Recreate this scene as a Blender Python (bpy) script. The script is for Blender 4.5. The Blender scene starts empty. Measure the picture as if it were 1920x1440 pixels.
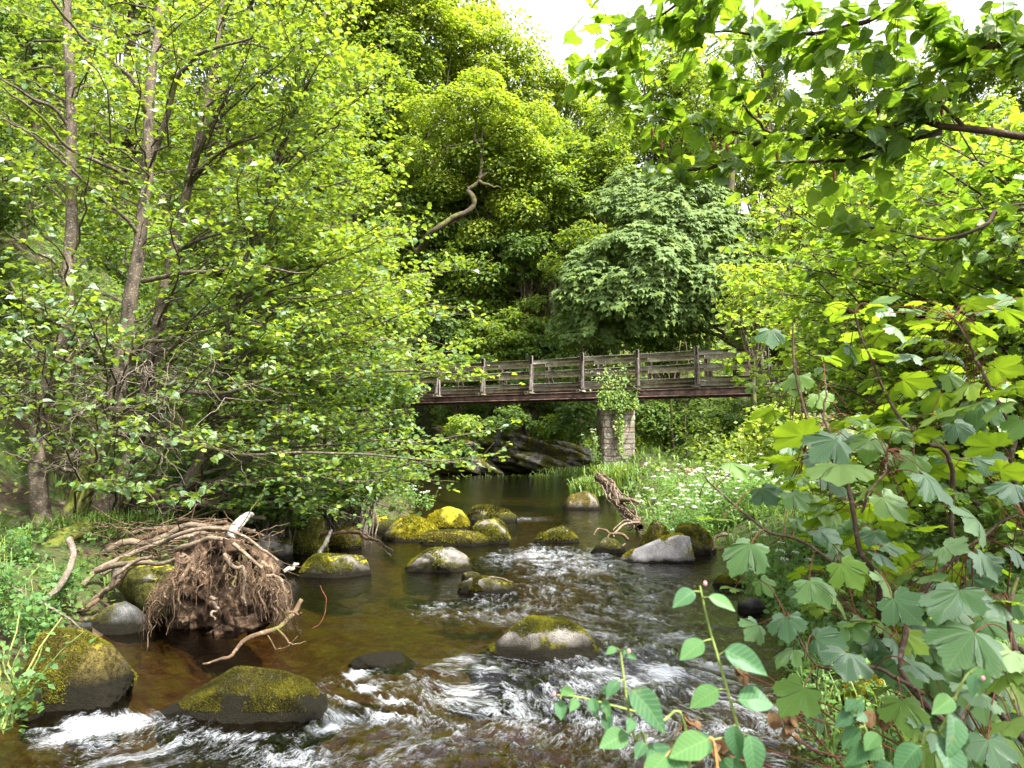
import bpy, math, numpy as np
from mathutils import Vector, Matrix

# ------------------------------------------------------------------ camera, sky, sun, exposure
sc = bpy.context.scene
C = sc.collection
FPX, CAMZ = 1390.0, 1.9
PITCH = math.atan2(108.0, FPX)
cam_d = bpy.data.cameras.new('camera')
cam_d.sensor_width = 36.0
cam_d.lens = 36.0 * FPX / 1920.0
cam_d.clip_start, cam_d.clip_end = 0.05, 2000.0
cam = bpy.data.objects.new('camera', cam_d)
C.objects.link(cam)
cam.location = (0, 0, CAMZ)
cam.rotation_euler = (math.pi / 2 + PITCH, 0, 0)
sc.camera = cam
cam_d.dof.use_dof = True
cam_d.dof.focus_distance = 9.0
cam_d.dof.aperture_fstop = 6.0

SUN_EL, SUN_AZ = math.radians(56), math.radians(136)      # azimuth clockwise from +Y (upstream)
world = bpy.data.worlds.new('World')
sc.world = world
world.use_nodes = True
wn = world.node_tree
wn.nodes.clear()
wo = wn.nodes.new('ShaderNodeOutputWorld')
bg = wn.nodes.new('ShaderNodeBackground')
sky = wn.nodes.new('ShaderNodeTexSky')
sky.sky_type = 'NISHITA'
sky.sun_disc = False
sky.sun_elevation = SUN_EL
sky.sun_rotation = SUN_AZ
sky.air_density, sky.dust_density, sky.ozone_density = 1.0, 4.0, 1.0
hs = wn.nodes.new('ShaderNodeHueSaturation')             # thin bright cloud: the blue is mostly gone
hs.inputs['Saturation'].default_value = 0.22
wn.links.new(sky.outputs[0], hs.inputs['Color'])
wn.links.new(hs.outputs[0], bg.inputs['Color'])
bg.inputs['Strength'].default_value = 0.15
wn.links.new(bg.outputs[0], wo.inputs['Surface'])

sun_d = bpy.data.lights.new('sun', 'SUN')
sun_d.energy = 3.4
sun_d.angle = math.radians(2.0)
sun_d.color = (1.0, 0.95, 0.84)
sun = bpy.data.objects.new('sun', sun_d)
C.objects.link(sun)
sdir = Vector((math.sin(SUN_AZ) * math.cos(SUN_EL), math.cos(SUN_AZ) * math.cos(SUN_EL), math.sin(SUN_EL)))
sun.rotation_euler = (-sdir).to_track_quat('-Z', 'Y').to_euler()
sun.location = (20, 30, 60)

sc.view_settings.view_transform = 'Standard'
sc.view_settings.look = 'None'
sc.view_settings.gamma = 1.0
sc.view_settings.use_curve_mapping = False
sc.view_settings.exposure = 2.25
sc.render.engine = 'CYCLES'
sc.cycles.max_bounces = 8
sc.cycles.diffuse_bounces = 6
sc.cycles.glossy_bounces = 3
sc.cycles.transmission_bounces = 5
sc.cycles.transparent_max_bounces = 8
sc.cycles.caustics_reflective = False
sc.cycles.caustics_refractive = False
sc.cycles.sample_clamp_indirect = 8.0
sc.cycles.use_denoising = True
try:
    sc.cycles.denoiser = 'OPENIMAGEDENOISE'
    sc.cycles.denoising_input_passes = 'RGB_ALBEDO_NORMAL'
    sc.cycles.denoising_prefilter = 'ACCURATE'
except Exception:
    pass

# ------------------------------------------------------------------ helpers
ca, sa = math.cos(PITCH), math.sin(PITCH)
def P(px, py, d):
    """world point seen at pixel (px, py) of the 1920x1440 photo, d metres ahead"""
    u, v = (px - 960) / FPX, (720 - py) / FPX
    k = d / (ca - v * sa)
    return np.array([u * k, d, CAMZ + (sa + v * ca) * k])
def W(px, py, z=0.0):
    """world point on the level z seen at pixel"""
    u, v = (px - 960) / FPX, (720 - py) / FPX
    dz = sa + v * ca
    k = (z - CAMZ) / dz
    return np.array([u * k, (ca - v * sa) * k, z])
def to_px(p):
    x, y, z = p[..., 0], p[..., 1], p[..., 2] - CAMZ
    f = y * ca + z * sa
    u = z * ca - y * sa
    return 960 + FPX * x / f, 720 - FPX * u / f, f

def _hash(ix, iy, iz, s):
    h = (ix * 374761393 + iy * 668265263 + iz * 2147483647 + s * 1274126177) & 0xffffffff
    h = ((h ^ (h >> 13)) * 1274126177) & 0xffffffff
    h = (h ^ (h >> 16)) & 0xffffffff
    return h / 4294967295.0 * 2 - 1
def noise(x, y, z=0.0, seed=0):
    x, y, z = np.broadcast_arrays(np.asarray(x, float), np.asarray(y, float), np.asarray(z, float))
    xi, yi, zi = np.floor(x).astype(np.int64), np.floor(y).astype(np.int64), np.floor(z).astype(np.int64)
    fx, fy, fz = x - xi, y - yi, z - zi
    fx, fy, fz = [f * f * f * (f * (f * 6 - 15) + 10) for f in (fx, fy, fz)]
    r = 0
    for a in (0, 1):
        for b in (0, 1):
            for c in (0, 1):
                w = (fx if a else 1 - fx) * (fy if b else 1 - fy) * (fz if c else 1 - fz)
                r = r + w * _hash(xi + a, yi + b, zi + c, seed)
    return r
def fbm(x, y, z=0.0, oct=4, seed=0, gain=0.5):
    r, a, f = 0, 1.0, 1.0
    for k in range(oct):
        r = r + a * noise(x * f, y * f, np.asarray(z) * f, seed + k * 17)
        a *= gain; f *= 2.03
    return r
def sstep(a, b, x):
    t = np.clip((x - a) / (b - a), 0, 1)
    return t * t * (3 - 2 * t)

class MB:
    """collects vertices, faces, a per-vertex tint and a leaf uv; build() links ONE mesh object"""
    def __init__(s):
        s.v, s.f, s.t, s.u, s.mi, s.n = [], [], [], [], [], 0
    def add(s, v, f, t=None, u=None, mi=0):
        v = np.asarray(v, np.float32).reshape(-1, 3)
        if not isinstance(f, list): f = [f]
        for q in f:
            q = np.asarray(q, np.int64)
            s.f.append(q + s.n); s.mi.append((len(q), mi))
        s.v.append(v)
        s.t.append(np.broadcast_to(np.asarray(0.5 if t is None else t, np.float32), (len(v),)))
        s.u.append(np.zeros((len(v), 3), np.float32) if u is None else np.asarray(u, np.float32).reshape(-1, 3))
        s.n += len(v)
    def mesh(s, name, smooth=True):
        me = bpy.data.meshes.new(name)
        v = np.concatenate(s.v)
        me.vertices.add(len(v)); me.vertices.foreach_set('co', v.ravel())
        ls, idx, mi = [], [], []
        for q, (n, m) in zip(s.f, s.mi):
            idx.append(q.ravel()); ls.append(np.full(len(q), q.shape[1], np.int64)); mi.append(np.full(n, m, np.int32))
        idx, ls, mi = np.concatenate(idx), np.concatenate(ls), np.concatenate(mi)
        st = np.concatenate([[0], np.cumsum(ls)[:-1]])
        me.loops.add(len(idx)); me.loops.foreach_set('vertex_index', idx.astype(np.int32))
        me.polygons.add(len(ls)); me.polygons.foreach_set('loop_start', st.astype(np.int32))
        me.polygons.foreach_set('use_smooth', np.full(len(ls), smooth, bool))
        me.polygons.foreach_set('material_index', mi)
        a = me.attributes.new('tint', 'FLOAT', 'POINT'); a.data.foreach_set('value', np.concatenate(s.t))
        a = me.attributes.new('luv', 'FLOAT_VECTOR', 'POINT'); a.data.foreach_set('vector', np.concatenate(s.u).ravel())
        me.update(calc_edges=True)
        me.validate()
        return me
    def build(s, name, mat, parent=None, smooth=True, kind=None):
        if not s.v: return None
        return link(name, s.mesh(name, smooth), mat, parent, kind)
def link(name, me, mat, parent=None, kind=None, loc=None):
    if mat is not None and not me.materials:
        for m in (mat if isinstance(mat, (list, tuple)) else [mat]): me.materials.append(m)
    o = bpy.data.objects.new(name, me)
    C.objects.link(o)
    if parent is not None:
        o.parent = parent
        if parent.type == 'EMPTY': o.matrix_parent_inverse = Matrix.Translation(-parent.location)
    if kind: o['kind'] = kind
    if loc is not None: o.location = [float(c) for c in loc]
    return o
def thing(name, label, cat, group=None, loc=None, mesh=None):
    o = bpy.data.objects.new(name, mesh)
    C.objects.link(o)
    if loc is not None: o.location = [float(c) for c in loc]
    return tag(o, label, cat, group)
def tag(o, label, cat, group=None):
    o['label'] = label; o['category'] = cat
    if group: o['group'] = group
    return o

def tubes(mb, Pts, R, sides=5, tint=0.5, cap=False):
    """Pts (m,n,3), R (m,n): m tubes at once"""
    Pts = np.asarray(Pts, float); R = np.asarray(R, float)
    if Pts.ndim == 2: Pts, R = Pts[None], R[None]
    m, n, _ = Pts.shape
    T = np.gradient(Pts, axis=1)
    T /= np.linalg.norm(T, axis=2, keepdims=True) + 1e-9
    mean = T.mean(1, keepdims=True)
    ref = np.where(np.abs(mean[..., 2:3]) > 0.8, np.array([[[1.0, 0.1, 0]]]), np.array([[[0.05, 0.1, 1.0]]]))
    A = np.cross(T, np.broadcast_to(ref, T.shape)); A /= np.linalg.norm(A, axis=2, keepdims=True) + 1e-9
    B = np.cross(T, A)
    th = np.arange(sides) * 2 * np.pi / sides
    ring = A[:, :, None] * np.cos(th)[None, None, :, None] + B[:, :, None] * np.sin(th)[None, None, :, None]
    V = Pts[:, :, None] + ring * R[:, :, None, None]
    V = V.reshape(-1, 3)
    i = np.arange(m)[:, None, None] * n * sides
    j = np.arange(n - 1)[None, :, None] * sides
    k = np.arange(sides)[None, None, :]
    k2 = (k + 1) % sides
    F = np.stack([i + j + k, i + j + k2, i + j + sides + k2, i + j + sides + k], -1).reshape(-1, 4)
    tt = np.repeat(np.broadcast_to(np.asarray(tint, float), (m,)), n * sides)
    fs = [F]
    if cap:
        fs = [F]
        for e in (0, n - 1):
            o_ = np.arange(m)[:, None] * n * sides + e * sides
            fs.append(o_ + (np.arange(sides) if e else np.arange(sides)[::-1])[None])
    mb.add(V, fs, tt)
def smooth_line(pts, n):
    """resample a polyline (k,3+) with Catmull-Rom to n points"""
    p = np.asarray(pts, float)
    if len(p) == 2: p = np.stack([p[0], (p[0] + p[1]) / 2, p[1]])
    q = np.vstack([2 * p[0] - p[1], p, 2 * p[-1] - p[-2]])
    t = np.linspace(0, len(p) - 1 - 1e-6, n)
    i = t.astype(int); f = (t - i)[:, None]
    a, b, c, d = q[i], q[i + 1], q[i + 2], q[i + 3]
    return 0.5 * (2 * b + (c - a) * f + (2 * a - 5 * b + 4 * c - d) * f ** 2 + (3 * b - a - 3 * c + d) * f ** 3)
def wobble(line, amp, freq, rng):
    s = np.linspace(0, 1, len(line)) * freq
    o = rng.uniform(0, 100, 3)
    w = np.stack([noise(s, o[k]) for k in range(3)], -1)
    w2 = np.stack([noise(s * 2.7, o[k] + 9) for k in range(3)], -1) * 0.4
    return line + (w + w2) * amp * sstep(0, 0.12, np.linspace(0, 1, len(line)))[:, None]

def box(mb, c, ax, ay, az, tint=0.5, jit=0, rng=None, bev=0.0):
    """box centred c with half-axis vectors"""
    c, ax, ay, az = [np.asarray(q, float) for q in (c, ax, ay, az)]
    s = np.array([[-1, -1, -1], [1, -1, -1], [1, 1, -1], [-1, 1, -1], [-1, -1, 1], [1, -1, 1], [1, 1, 1], [-1, 1, 1]], float)
    if bev > 0:
        L = [np.linalg.norm(q) for q in (ax, ay, az)]
        k = [1 - bev / max(l, bev * 1.01) for l in L]
        vs = []
        for sg in s:
            vs += [sg * [1, k[1], k[2]], sg * [k[0], 1, k[2]], sg * [k[0], k[1], 1]]
        vs = np.array(vs)
        V = c + vs[:, :1] * ax + vs[:, 1:2] * ay + vs[:, 2:] * az
        if jit: V = V + rng.normal(0, jit, V.shape)
        def q(ids, k_): return [i * 3 + k_ for i in ids]
        faces4 = [q([0, 4, 7, 3], 0), q([1, 2, 6, 5], 0), q([0, 1, 5, 4], 1), q([3, 7, 6, 2], 1), q([0, 3, 2, 1], 2), q([4, 5, 6, 7], 2)]
        eds = [(0, 1), (3, 2), (4, 5), (7, 6)]
        for a, b in eds: faces4.append([a * 3 + 1, a * 3 + 2, b * 3 + 2, b * 3 + 1])
        for a, b in [(0, 3), (1, 2), (4, 7), (5, 6)]: faces4.append([a * 3, b * 3, b * 3 + 2, a * 3 + 2])
        for a, b in [(0, 4), (1, 5), (2, 6), (3, 7)]: faces4.append([a * 3, a * 3 + 1, b * 3 + 1, b * 3])
        f3 = [[i * 3, i * 3 + 1, i * 3 + 2] for i in range(8)]
        mb.add(V, [np.array(faces4), np.array(f3)], tint)
        return
    V = c + s[:, :1] * ax + s[:, 1:2] * ay + s[:, 2:] * az
    if jit: V = V + rng.normal(0, jit, V.shape)
    mb.add(V, np.array([[0, 3, 2, 1], [4, 5, 6, 7], [0, 1, 5, 4], [1, 2, 6, 5], [2, 3, 7, 6], [3, 0, 4, 7]]), tint)

# ------------------------------------------------------------------ materials
def lin(c):
    return tuple(((x / 12.92) if x <= 0.04045 else ((x + 0.055) / 1.055) ** 2.4) for x in c) + (1.0,)
class NT:
    def __init__(s, name):
        s.m = bpy.data.materials.new(name); s.m.use_nodes = True
        s.t = s.m.node_tree; s.t.nodes.clear()
        s.out = s.n('ShaderNodeOutputMaterial')
    def n(s, ty, **kw):
        o = s.t.nodes.new(ty)
        for k, v in kw.items():
            if k.startswith('i_'): o.inputs[k[2:].replace('_', ' ')].default_value = v
            else: setattr(o, k, v)
        return o
    def l(s, a, b): s.t.links.new(a, b)
    def noise(s, scale, detail=4, vec=None, rough=0.55, dist=0.0):
        o = s.n('ShaderNodeTexNoise'); o.inputs['Scale'].default_value = scale
        o.inputs['Detail'].default_value = detail; o.inputs['Roughness'].default_value = rough
        o.inputs['Distortion'].default_value = dist
        if vec is not None: s.l(vec, o.inputs['Vector'])
        return o.outputs['Fac']
    def ramp(s, fac, stops):
        o = s.n('ShaderNodeValToRGB'); e = o.color_ramp.elements
        while len(e) < len(stops): e.new(0.5)
        for el, (p, c) in zip(e, stops):
            el.position = p; el.color = c if len(c) == 4 else tuple(c) + (1,)
        s.l(fac, o.inputs[0]); return o.outputs[0]
    def mix(s, fac, a, b, mode='MIX'):
        o = s.n('ShaderNodeMix'); o.data_type = 'RGBA'; o.blend_type = mode
        for sock, val in ((o.inputs['Factor'], fac), (o.inputs['A'] if False else o.inputs[6], a), (o.inputs[7], b)):
            if hasattr(val, 'is_linked') or isinstance(val, bpy.types.NodeSocket): s.l(val, sock)
            else: sock.default_value = val
        return o.outputs[2]
    def math(s, op, a, b=None, clamp=False):
        o = s.n('ShaderNodeMath'); o.operation = op; o.use_clamp = clamp
        for k, v in enumerate((a, b)):
            if v is None: continue
            if isinstance(v, bpy.types.NodeSocket): s.l(v, o.inputs[k])
            else: o.inputs[k].default_value = v
        return o.outputs[0]
    def attr(s, name):
        o = s.n('ShaderNodeAttribute'); o.attribute_name = name; return o
    def coord(s, which='Object', scale=None):
        o = s.n('ShaderNodeTexCoord').outputs[which]
        if scale is not None:
            m = s.n('ShaderNodeMapping'); m.inputs['Scale'].default_value = scale; s.l(o, m.inputs[0]); o = m.outputs[0]
        return o
    def bump(s, h, strength=0.5, dist=0.02, normal=None):
        o = s.n('ShaderNodeBump'); o.inputs['Strength'].default_value = strength; o.inputs['Distance'].default_value = dist
        s.l(h, o.inputs['Height'])
        if normal is not None: s.l(normal, o.inputs['Normal'])
        return o.outputs[0]
    def bsdf(s, col, rough=0.8, spec=0.3, normal=None):
        o = s.n('ShaderNodeBsdfPrincipled')
        for k, v in (('Base Color', col), ('Roughness', rough), ('Specular IOR Level', spec)):
            if isinstance(v, bpy.types.NodeSocket): s.l(v, o.inputs[k])
            else: o.inputs[k].default_value = v
        if normal is not None: s.l(normal, o.inputs['Normal'])
        return o
    def done(s, sh):
        s.l(sh.outputs[0] if hasattr(sh, 'outputs') else sh, s.out.inputs['Surface']); return s.m
def rgb(*c): return (c[0], c[1], c[2], 1.0)

def leaf_mat(name, cols, trans=(0.25, 0.42, 0.02), tw=0.45, gloss=0.10, rough=0.38, veins=None, per_object=False, blotch=0.15, vein_h=0.003, vein_c=0.42):
    """cols: ramp stops over the per-leaf tint"""
    t = NT(name)
    f = t.attr('tint').outputs['Fac']
    if per_object:
        oi = t.n('ShaderNodeObjectInfo').outputs['Random']
        f = t.math('FRACT', t.math('ADD', f, oi))
    col = t.ramp(f, cols)
    nz = t.noise(1.3, 2, t.n('ShaderNodeNewGeometry').outputs['Position'])
    hv = t.n('ShaderNodeHueSaturation'); hv.inputs['Saturation'].default_value = 1.0
    t.l(col, hv.inputs['Color'])
    t.l(t.math('ADD', t.math('MULTIPLY', nz, blotch * 2), 1 - blotch), hv.inputs['Value'])
    col = hv.outputs[0]
    if per_object:
        ns = t.noise(75, 3, t.n('ShaderNodeNewGeometry').outputs['Position'], .6)
        col = t.mix(t.ramp(ns, [(.66, rgb(0, 0, 0)), (.70, rgb(.8, .8, .8))]), col, rgb(.15, .095, .03))
    normal = None
    if veins:
        uv = t.attr('luv').outputs['Vector']
        sx = t.n('ShaderNodeSeparateXYZ'); t.l(uv, sx.inputs[0])
        X, Y = sx.outputs[0], sx.outputs[1]
        if veins == 'pinnate':      # midrib + side veins running forward
            ay = t.math('ABSOLUTE', Y)
            mid = t.math('LESS_THAN', ay, 0.014)
            ph = t.math('FRACT', t.math('MULTIPLY', t.math('SUBTRACT', X, t.math('MULTIPLY', ay, 0.75)), 8.0))
            side = t.math('LESS_THAN', t.math('ABSOLUTE', t.math('SUBTRACT', ph, 0.5)), 0.09)
            vm = t.math('MAXIMUM', mid, side)
            hgt = t.math('ABSOLUTE', t.math('SUBTRACT', ph, 0.5))
        else:                       # palmate: veins fan out from the stalk
            an = t.math('ARCTAN2', Y, X)
            rr = t.math('SQRT', t.math('ADD', t.math('MULTIPLY', X, X), t.math('MULTIPLY', Y, Y)))
            ph = t.math('ABSOLUTE', t.math('SUBTRACT', t.math('FRACT', t.math('ADD', t.math('DIVIDE', an, 0.72), 0.5)), 0.5))
            main = t.math('LESS_THAN', t.math('MULTIPLY', ph, rr), 0.011)
            s2 = t.math('FRACT', t.math('MULTIPLY', t.math('SUBTRACT', rr, t.math('MULTIPLY', ph, 0.9)), 7.0))
            side = t.math('LESS_THAN', t.math('ABSOLUTE', t.math('SUBTRACT', s2, 0.5)), 0.06)
            vm = t.math('MAXIMUM', main, side)
            hgt = t.math('MULTIPLY', ph, 2.0)
        col = t.mix(t.math('MULTIPLY', vm, vein_c), col, rgb(0.22, 0.36, 0.10))
        normal = t.bump(hgt, 0.5, vein_h)
    # thin leaf: reflects on one side, lets light through the other
    tc = t.n('ShaderNodeMix'); tc.data_type = 'RGBA'; tc.blend_type = 'MIX'
    tc.inputs[0].default_value = 0.6
    t.l(col, tc.inputs[6]); tc.inputs[7].default_value = tuple(trans) + (1,)
    hv2 = t.n('ShaderNodeHueSaturation'); t.l(tc.outputs[2], hv2.inputs['Color'])
    t.l(t.math('ADD', t.math('MULTIPLY', f, 0.5), 0.75), hv2.inputs['Value'])
    df = t.n('ShaderNodeBsdfDiffuse'); tr = t.n('ShaderNodeBsdfTranslucent'); gl = t.n('ShaderNodeBsdfGlossy')
    t.l(col, df.inputs[0]); t.l(hv2.outputs[0], tr.inputs[0])
    gl.inputs['Roughness'].default_value = rough + 0.17; gl.inputs[0].default_value = (0.95, 1, 1, 1)
    if normal is not None:
        for q in (df, gl): t.l(normal, q.inputs['Normal'])
    m1 = t.n('ShaderNodeMixShader'); m1.inputs[0].default_value = tw
    t.l(df.outputs[0], m1.inputs[1]); t.l(tr.outputs[0], m1.inputs[2])
    fr = t.n('ShaderNodeLayerWeight'); fr.inputs[0].default_value = 0.25
    m2 = t.n('ShaderNodeMixShader')
    t.l(t.math('ADD', t.math('MULTIPLY', fr.outputs[0], gloss * 0.9), gloss * 0.25, True), m2.inputs[0])
    t.l(m1.outputs[0], m2.inputs[1]); t.l(gl.outputs[0], m2.inputs[2])
    return t.done(m2)

YG = (0.38, 0.50, 0.012)
M = {}
M['alder_leaf'] = leaf_mat('alder_leaf', [(0, rgb(.038, .090, .030)), (.45, rgb(.075, .155, .034)), (.75, rgb(.135, .225, .030)), (1, rgb(.27, .34, .03))], YG, 0.5, 0.10)
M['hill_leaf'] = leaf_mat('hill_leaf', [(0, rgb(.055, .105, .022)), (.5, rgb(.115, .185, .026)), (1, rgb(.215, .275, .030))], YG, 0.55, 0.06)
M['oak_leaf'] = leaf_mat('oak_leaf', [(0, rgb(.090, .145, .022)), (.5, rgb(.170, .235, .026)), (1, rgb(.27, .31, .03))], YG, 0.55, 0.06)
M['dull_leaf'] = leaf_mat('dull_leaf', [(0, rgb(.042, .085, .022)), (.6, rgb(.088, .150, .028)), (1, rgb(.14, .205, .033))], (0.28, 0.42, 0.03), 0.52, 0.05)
M['sycamore_far'] = leaf_mat('sycamore_far', [(0, rgb(.075, .120, .042)), (.5, rgb(.120, .180, .056)), (1, rgb(.180, .240, .055))], (0.30, 0.44, 0.03), 0.42, 0.012, 0.5)
M['hazel_leaf'] = leaf_mat('hazel_leaf', [(0, rgb(.060, .130, .015)), (.5, rgb(.110, .200, .018)), (.9, rgb(.19, .27, .022)), (1, rgb(.30, .32, .03))], (0.30, 0.46, 0.012), 0.55, 0.07, 0.45, 'pinnate')
M['hazel_obj'] = leaf_mat('hazel_obj', [(0, rgb(.045, .110, .015)), (.5, rgb(.085, .175, .018)), (.93, rgb(.125, .205, .022)), (1, rgb(.32, .34, .03))], (0.26, 0.43, 0.012), 0.55, 0.06, 0.45, 'pinnate', True)
M['alder_obj'] = leaf_mat('alder_obj', [(0, rgb(.040, .095, .030)), (.5, rgb(.075, .150, .035)), (1, rgb(.17, .25, .035))], YG, 0.45, 0.12, 0.4, 'pinnate', True)
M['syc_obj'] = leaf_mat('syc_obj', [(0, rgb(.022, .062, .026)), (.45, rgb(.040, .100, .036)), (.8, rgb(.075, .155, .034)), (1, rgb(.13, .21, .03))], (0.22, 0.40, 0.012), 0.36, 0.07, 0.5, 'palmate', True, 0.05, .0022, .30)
M['syc_backlit'] = leaf_mat('syc_backlit', [(0, rgb(.060, .135, .020)), (.5, rgb(.105, .200, .022)), (1, rgb(.19, .28, .022))], (0.34, 0.50, 0.012), 0.52, 0.04, 0.5, 'palmate', True, 0.08, .002, .3)  # brighter copy of the sycamore leaf: backlight is put into the colour
M['syc_leaf'] = leaf_mat('syc_leaf', [(0, rgb(.030, .080, .028)), (.6, rgb(.055, .125, .030)), (1, rgb(.10, .18, .03))], (0.26, 0.43, 0.012), 0.45, 0.09, 0.42, 'palmate')
M['shoot_leaf'] = leaf_mat('shoot_leaf', [(0, rgb(.022, .075, .030)), (.6, rgb(.036, .105, .038)), (1, rgb(.065, .15, .036))], (0.14, 0.33, 0.03), 0.35, 0.05, 0.55, 'pinnate', True, 0.2, .0005, .22)
M['herb_leaf'] = leaf_mat('herb_leaf', [(0, rgb(.045, .110, .030)), (.5, rgb(.090, .180, .045)), (1, rgb(.16, .26, .06))], (0.28, 0.46, 0.04), 0.45, 0.05)
M['grass'] = leaf_mat('grass', [(0, rgb(.05, .11, .02)), (.7, rgb(.12, .20, .03)), (.9, rgb(.20, .22, .05)), (1, rgb(.36, .28, .12))], (0.3, 0.42, 0.03), 0.4, 0.06)
M['ivy_leaf'] = leaf_mat('ivy_leaf', [(0, rgb(.05, .11, .02)), (.6, rgb(.10, .18, .03)), (1, rgb(.22, .28, .03))], YG, 0.4, 0.08)

def bark_mat(name, base, dark, lichen, moss_amt, scale=(14, 14, 3), ztop=None):
    t = NT(name)
    co = t.coord('Object', scale)
    n1 = t.noise(1.0, 6, co, 0.65)
    c = t.ramp(n1, [(0.3, rgb(*dark)), (0.65, rgb(*base))])
    sp = t.noise(26, 3, t.coord('Object', (1, 1, 1.6)), 0.6)
    c = t.mix(t.ramp(sp, [(0.56, rgb(0, 0, 0)), (0.66, rgb(.8, .8, .8))]), c, rgb(*lichen))
    ms = t.noise(2.2, 4, t.coord('Object'), 0.6)
    k = 0.62 - moss_amt * 0.35
    mk = t.ramp(ms, [(k, rgb(0, 0, 0)), (k + .12, rgb(1, 1, 1))])
    if ztop is not None:        # moss keeps to the damp foot of the trunk
        sz = t.n('ShaderNodeSeparateXYZ'); t.l(t.n('ShaderNodeNewGeometry').outputs['Position'], sz.inputs[0])
        mk = t.math('MULTIPLY', mk, t.math('SUBTRACT', ztop, t.math('ADD', sz.outputs[2], t.math('MULTIPLY', ms, 1.2)), True))
    c = t.mix(mk, c, t.mix(sp, rgb(.045, .06, .010), rgb(.13, .14, .02)))
    return t.done(t.bsdf(c, 0.9, 0.2, t.bump(t.math('ADD', n1, t.math('MULTIPLY', sp, 0.5)), 0.8, 0.02)))
M['alder_bark'] = bark_mat('alder_bark', (.115, .090, .066), (.042, .032, .025), (.27, .25, .20), 0.25)
M['mossy_bark'] = bark_mat('mossy_bark', (.115, .092, .066), (.042, .032, .025), (.26, .24, .19), 0.75, ztop=3.0)
M['oak_bark'] = bark_mat('oak_bark', (.075, .055, .038), (.025, .019, .014), (.13, .12, .085), 0.35)
M['twig'] = bark_mat('twig', (.15, .125, .095), (.06, .048, .036), (.27, .25, .2), 0.1)
M['hazel_bark'] = bark_mat('hazel_bark', (.075, .05, .035), (.03, .02, .015), (.14, .11, .09), 0.1)
M['dead_wood'] = bark_mat('dead_wood', (.165, .125, .088), (.045, .032, .022), (.27, .225, .175), 0.0, (6, 6, 6))
M['bleached_wood'] = bark_mat('bleached_wood', (.36, .33, .29), (.20, .175, .15), (.46, .43, .39), 0.0, (6, 6, 6))
M['root_wood'] = bark_mat('root_wood', (.105, .066, .040), (.030, .020, .012), (.21, .155, .105), 0.0, (6, 6, 6))
M['red_stem'] = bark_mat('red_stem', (.17, .055, .035), (.10, .035, .025), (.2, .09, .05), 0.0)
M['green_stem'] = bark_mat('green_stem', (.20, .26, .07), (.15, .2, .05), (.26, .30, .1), 0.0)
M['orange_stem'] = bark_mat('orange_stem', (.36, .19, .07), (.25, .13, .05), (.45, .3, .12), 0.0)
# ------------------------------------------------------------------ river outline and terrain
LEFT = [(-12, -14), (-8.5, -4), (-5.4, 2), (-4.2, 4.3), (-4.0, 5.2), (-4.1, 7.3), (-4.2, 10), (-4.0, 12), (-3.2, 15), (-2.8, 17), (-2.7, 20), (-3.2, 26), (-4.6, 31), (-8, 36), (-16, 39), (-30, 40)]
RIGHT = [(-5, -14), (-3.4, -4), (-0.9, 0), (0.7, 2.2), (1.75, 4.3), (2.5, 7), (3.15, 9.7), (3.6, 13), (3.0, 17), (2.75, 20), (3.0, 26), (3.3, 36), (3.9, 42), (2.6, 46.5), (-5, 48.5), (-16, 49), (-30, 50)]
POLY = np.array(LEFT + RIGHT[::-1], float)
def river_sd(x, y):
    """signed distance to the water's edge, positive on land"""
    x, y = np.asarray(x, float), np.asarray(y, float)
    d = np.full(x.shape, 1e9); inside = np.zeros(x.shape, bool)
    for (x1, y1), (x2, y2) in zip(POLY, np.roll(POLY, -1, 0)):
        ex, ey = x2 - x1, y2 - y1
        t = np.clip(((x - x1) * ex + (y - y1) * ey) / (ex * ex + ey * ey), 0, 1)
        d = np.minimum(d, np.hypot(x - x1 - t * ex, y - y1 - t * ey))
        c = ((y1 > y) != (y2 > y)) & (x < (x2 - x1) * (y - y1) / (y2 - y1 + 1e-12) + x1)
        inside ^= c
    return np.where(inside, -d, d)
def ground_z(x, y):
    x, y = np.asarray(x, float), np.asarray(y, float)
    s = river_sd(x, y)
    n1 = fbm(x * 0.35, y * 0.35, 0.3, 3, 5); n2 = fbm(x * 1.7, y * 1.7, 0.7, 3, 9)
    left = np.where(x < 3.2 - 0.0 * y, 1.0, 0.0)
    az = x / np.maximum(y, 8.0)
    hillw = np.where(y > 44, 1 - 0.68 * sstep(0.03, 0.30, az), 1 - sstep(-1, 3, x))
    hillw = np.clip(hillw, 0.0, 1)
    bank = 0.55 * sstep(-0.1, 1.3, s) + 0.25 * sstep(1.5, 5, s)
    hill = hillw * (1.12 * np.maximum(0, s - 3.6) * sstep(3.0, 7, s)) + (1 - hillw) * 0.22 * np.maximum(0, s - 7)
    hill = np.where(hill > 38, 38 + (hill - 38) * 0.2, hill)
    bed = -0.10 - 0.50 * sstep(0, 1.8, -s)
    z = np.where(s > 0, bank + hill, bed)
    z = np.where(s > 0, z - 0.05 + sstep(0, .8, s) * .95 * np.exp(-((x - 4.1) / 1.7) ** 2 - ((y - 23.6) / 2.2) ** 2), z)
    return z + n1 * 0.10 * np.clip(s + 1, 0.3, 6) * 0.6 + n2 * 0.04 + np.where(s > 0, 0, n2 * 0.05)

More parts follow.
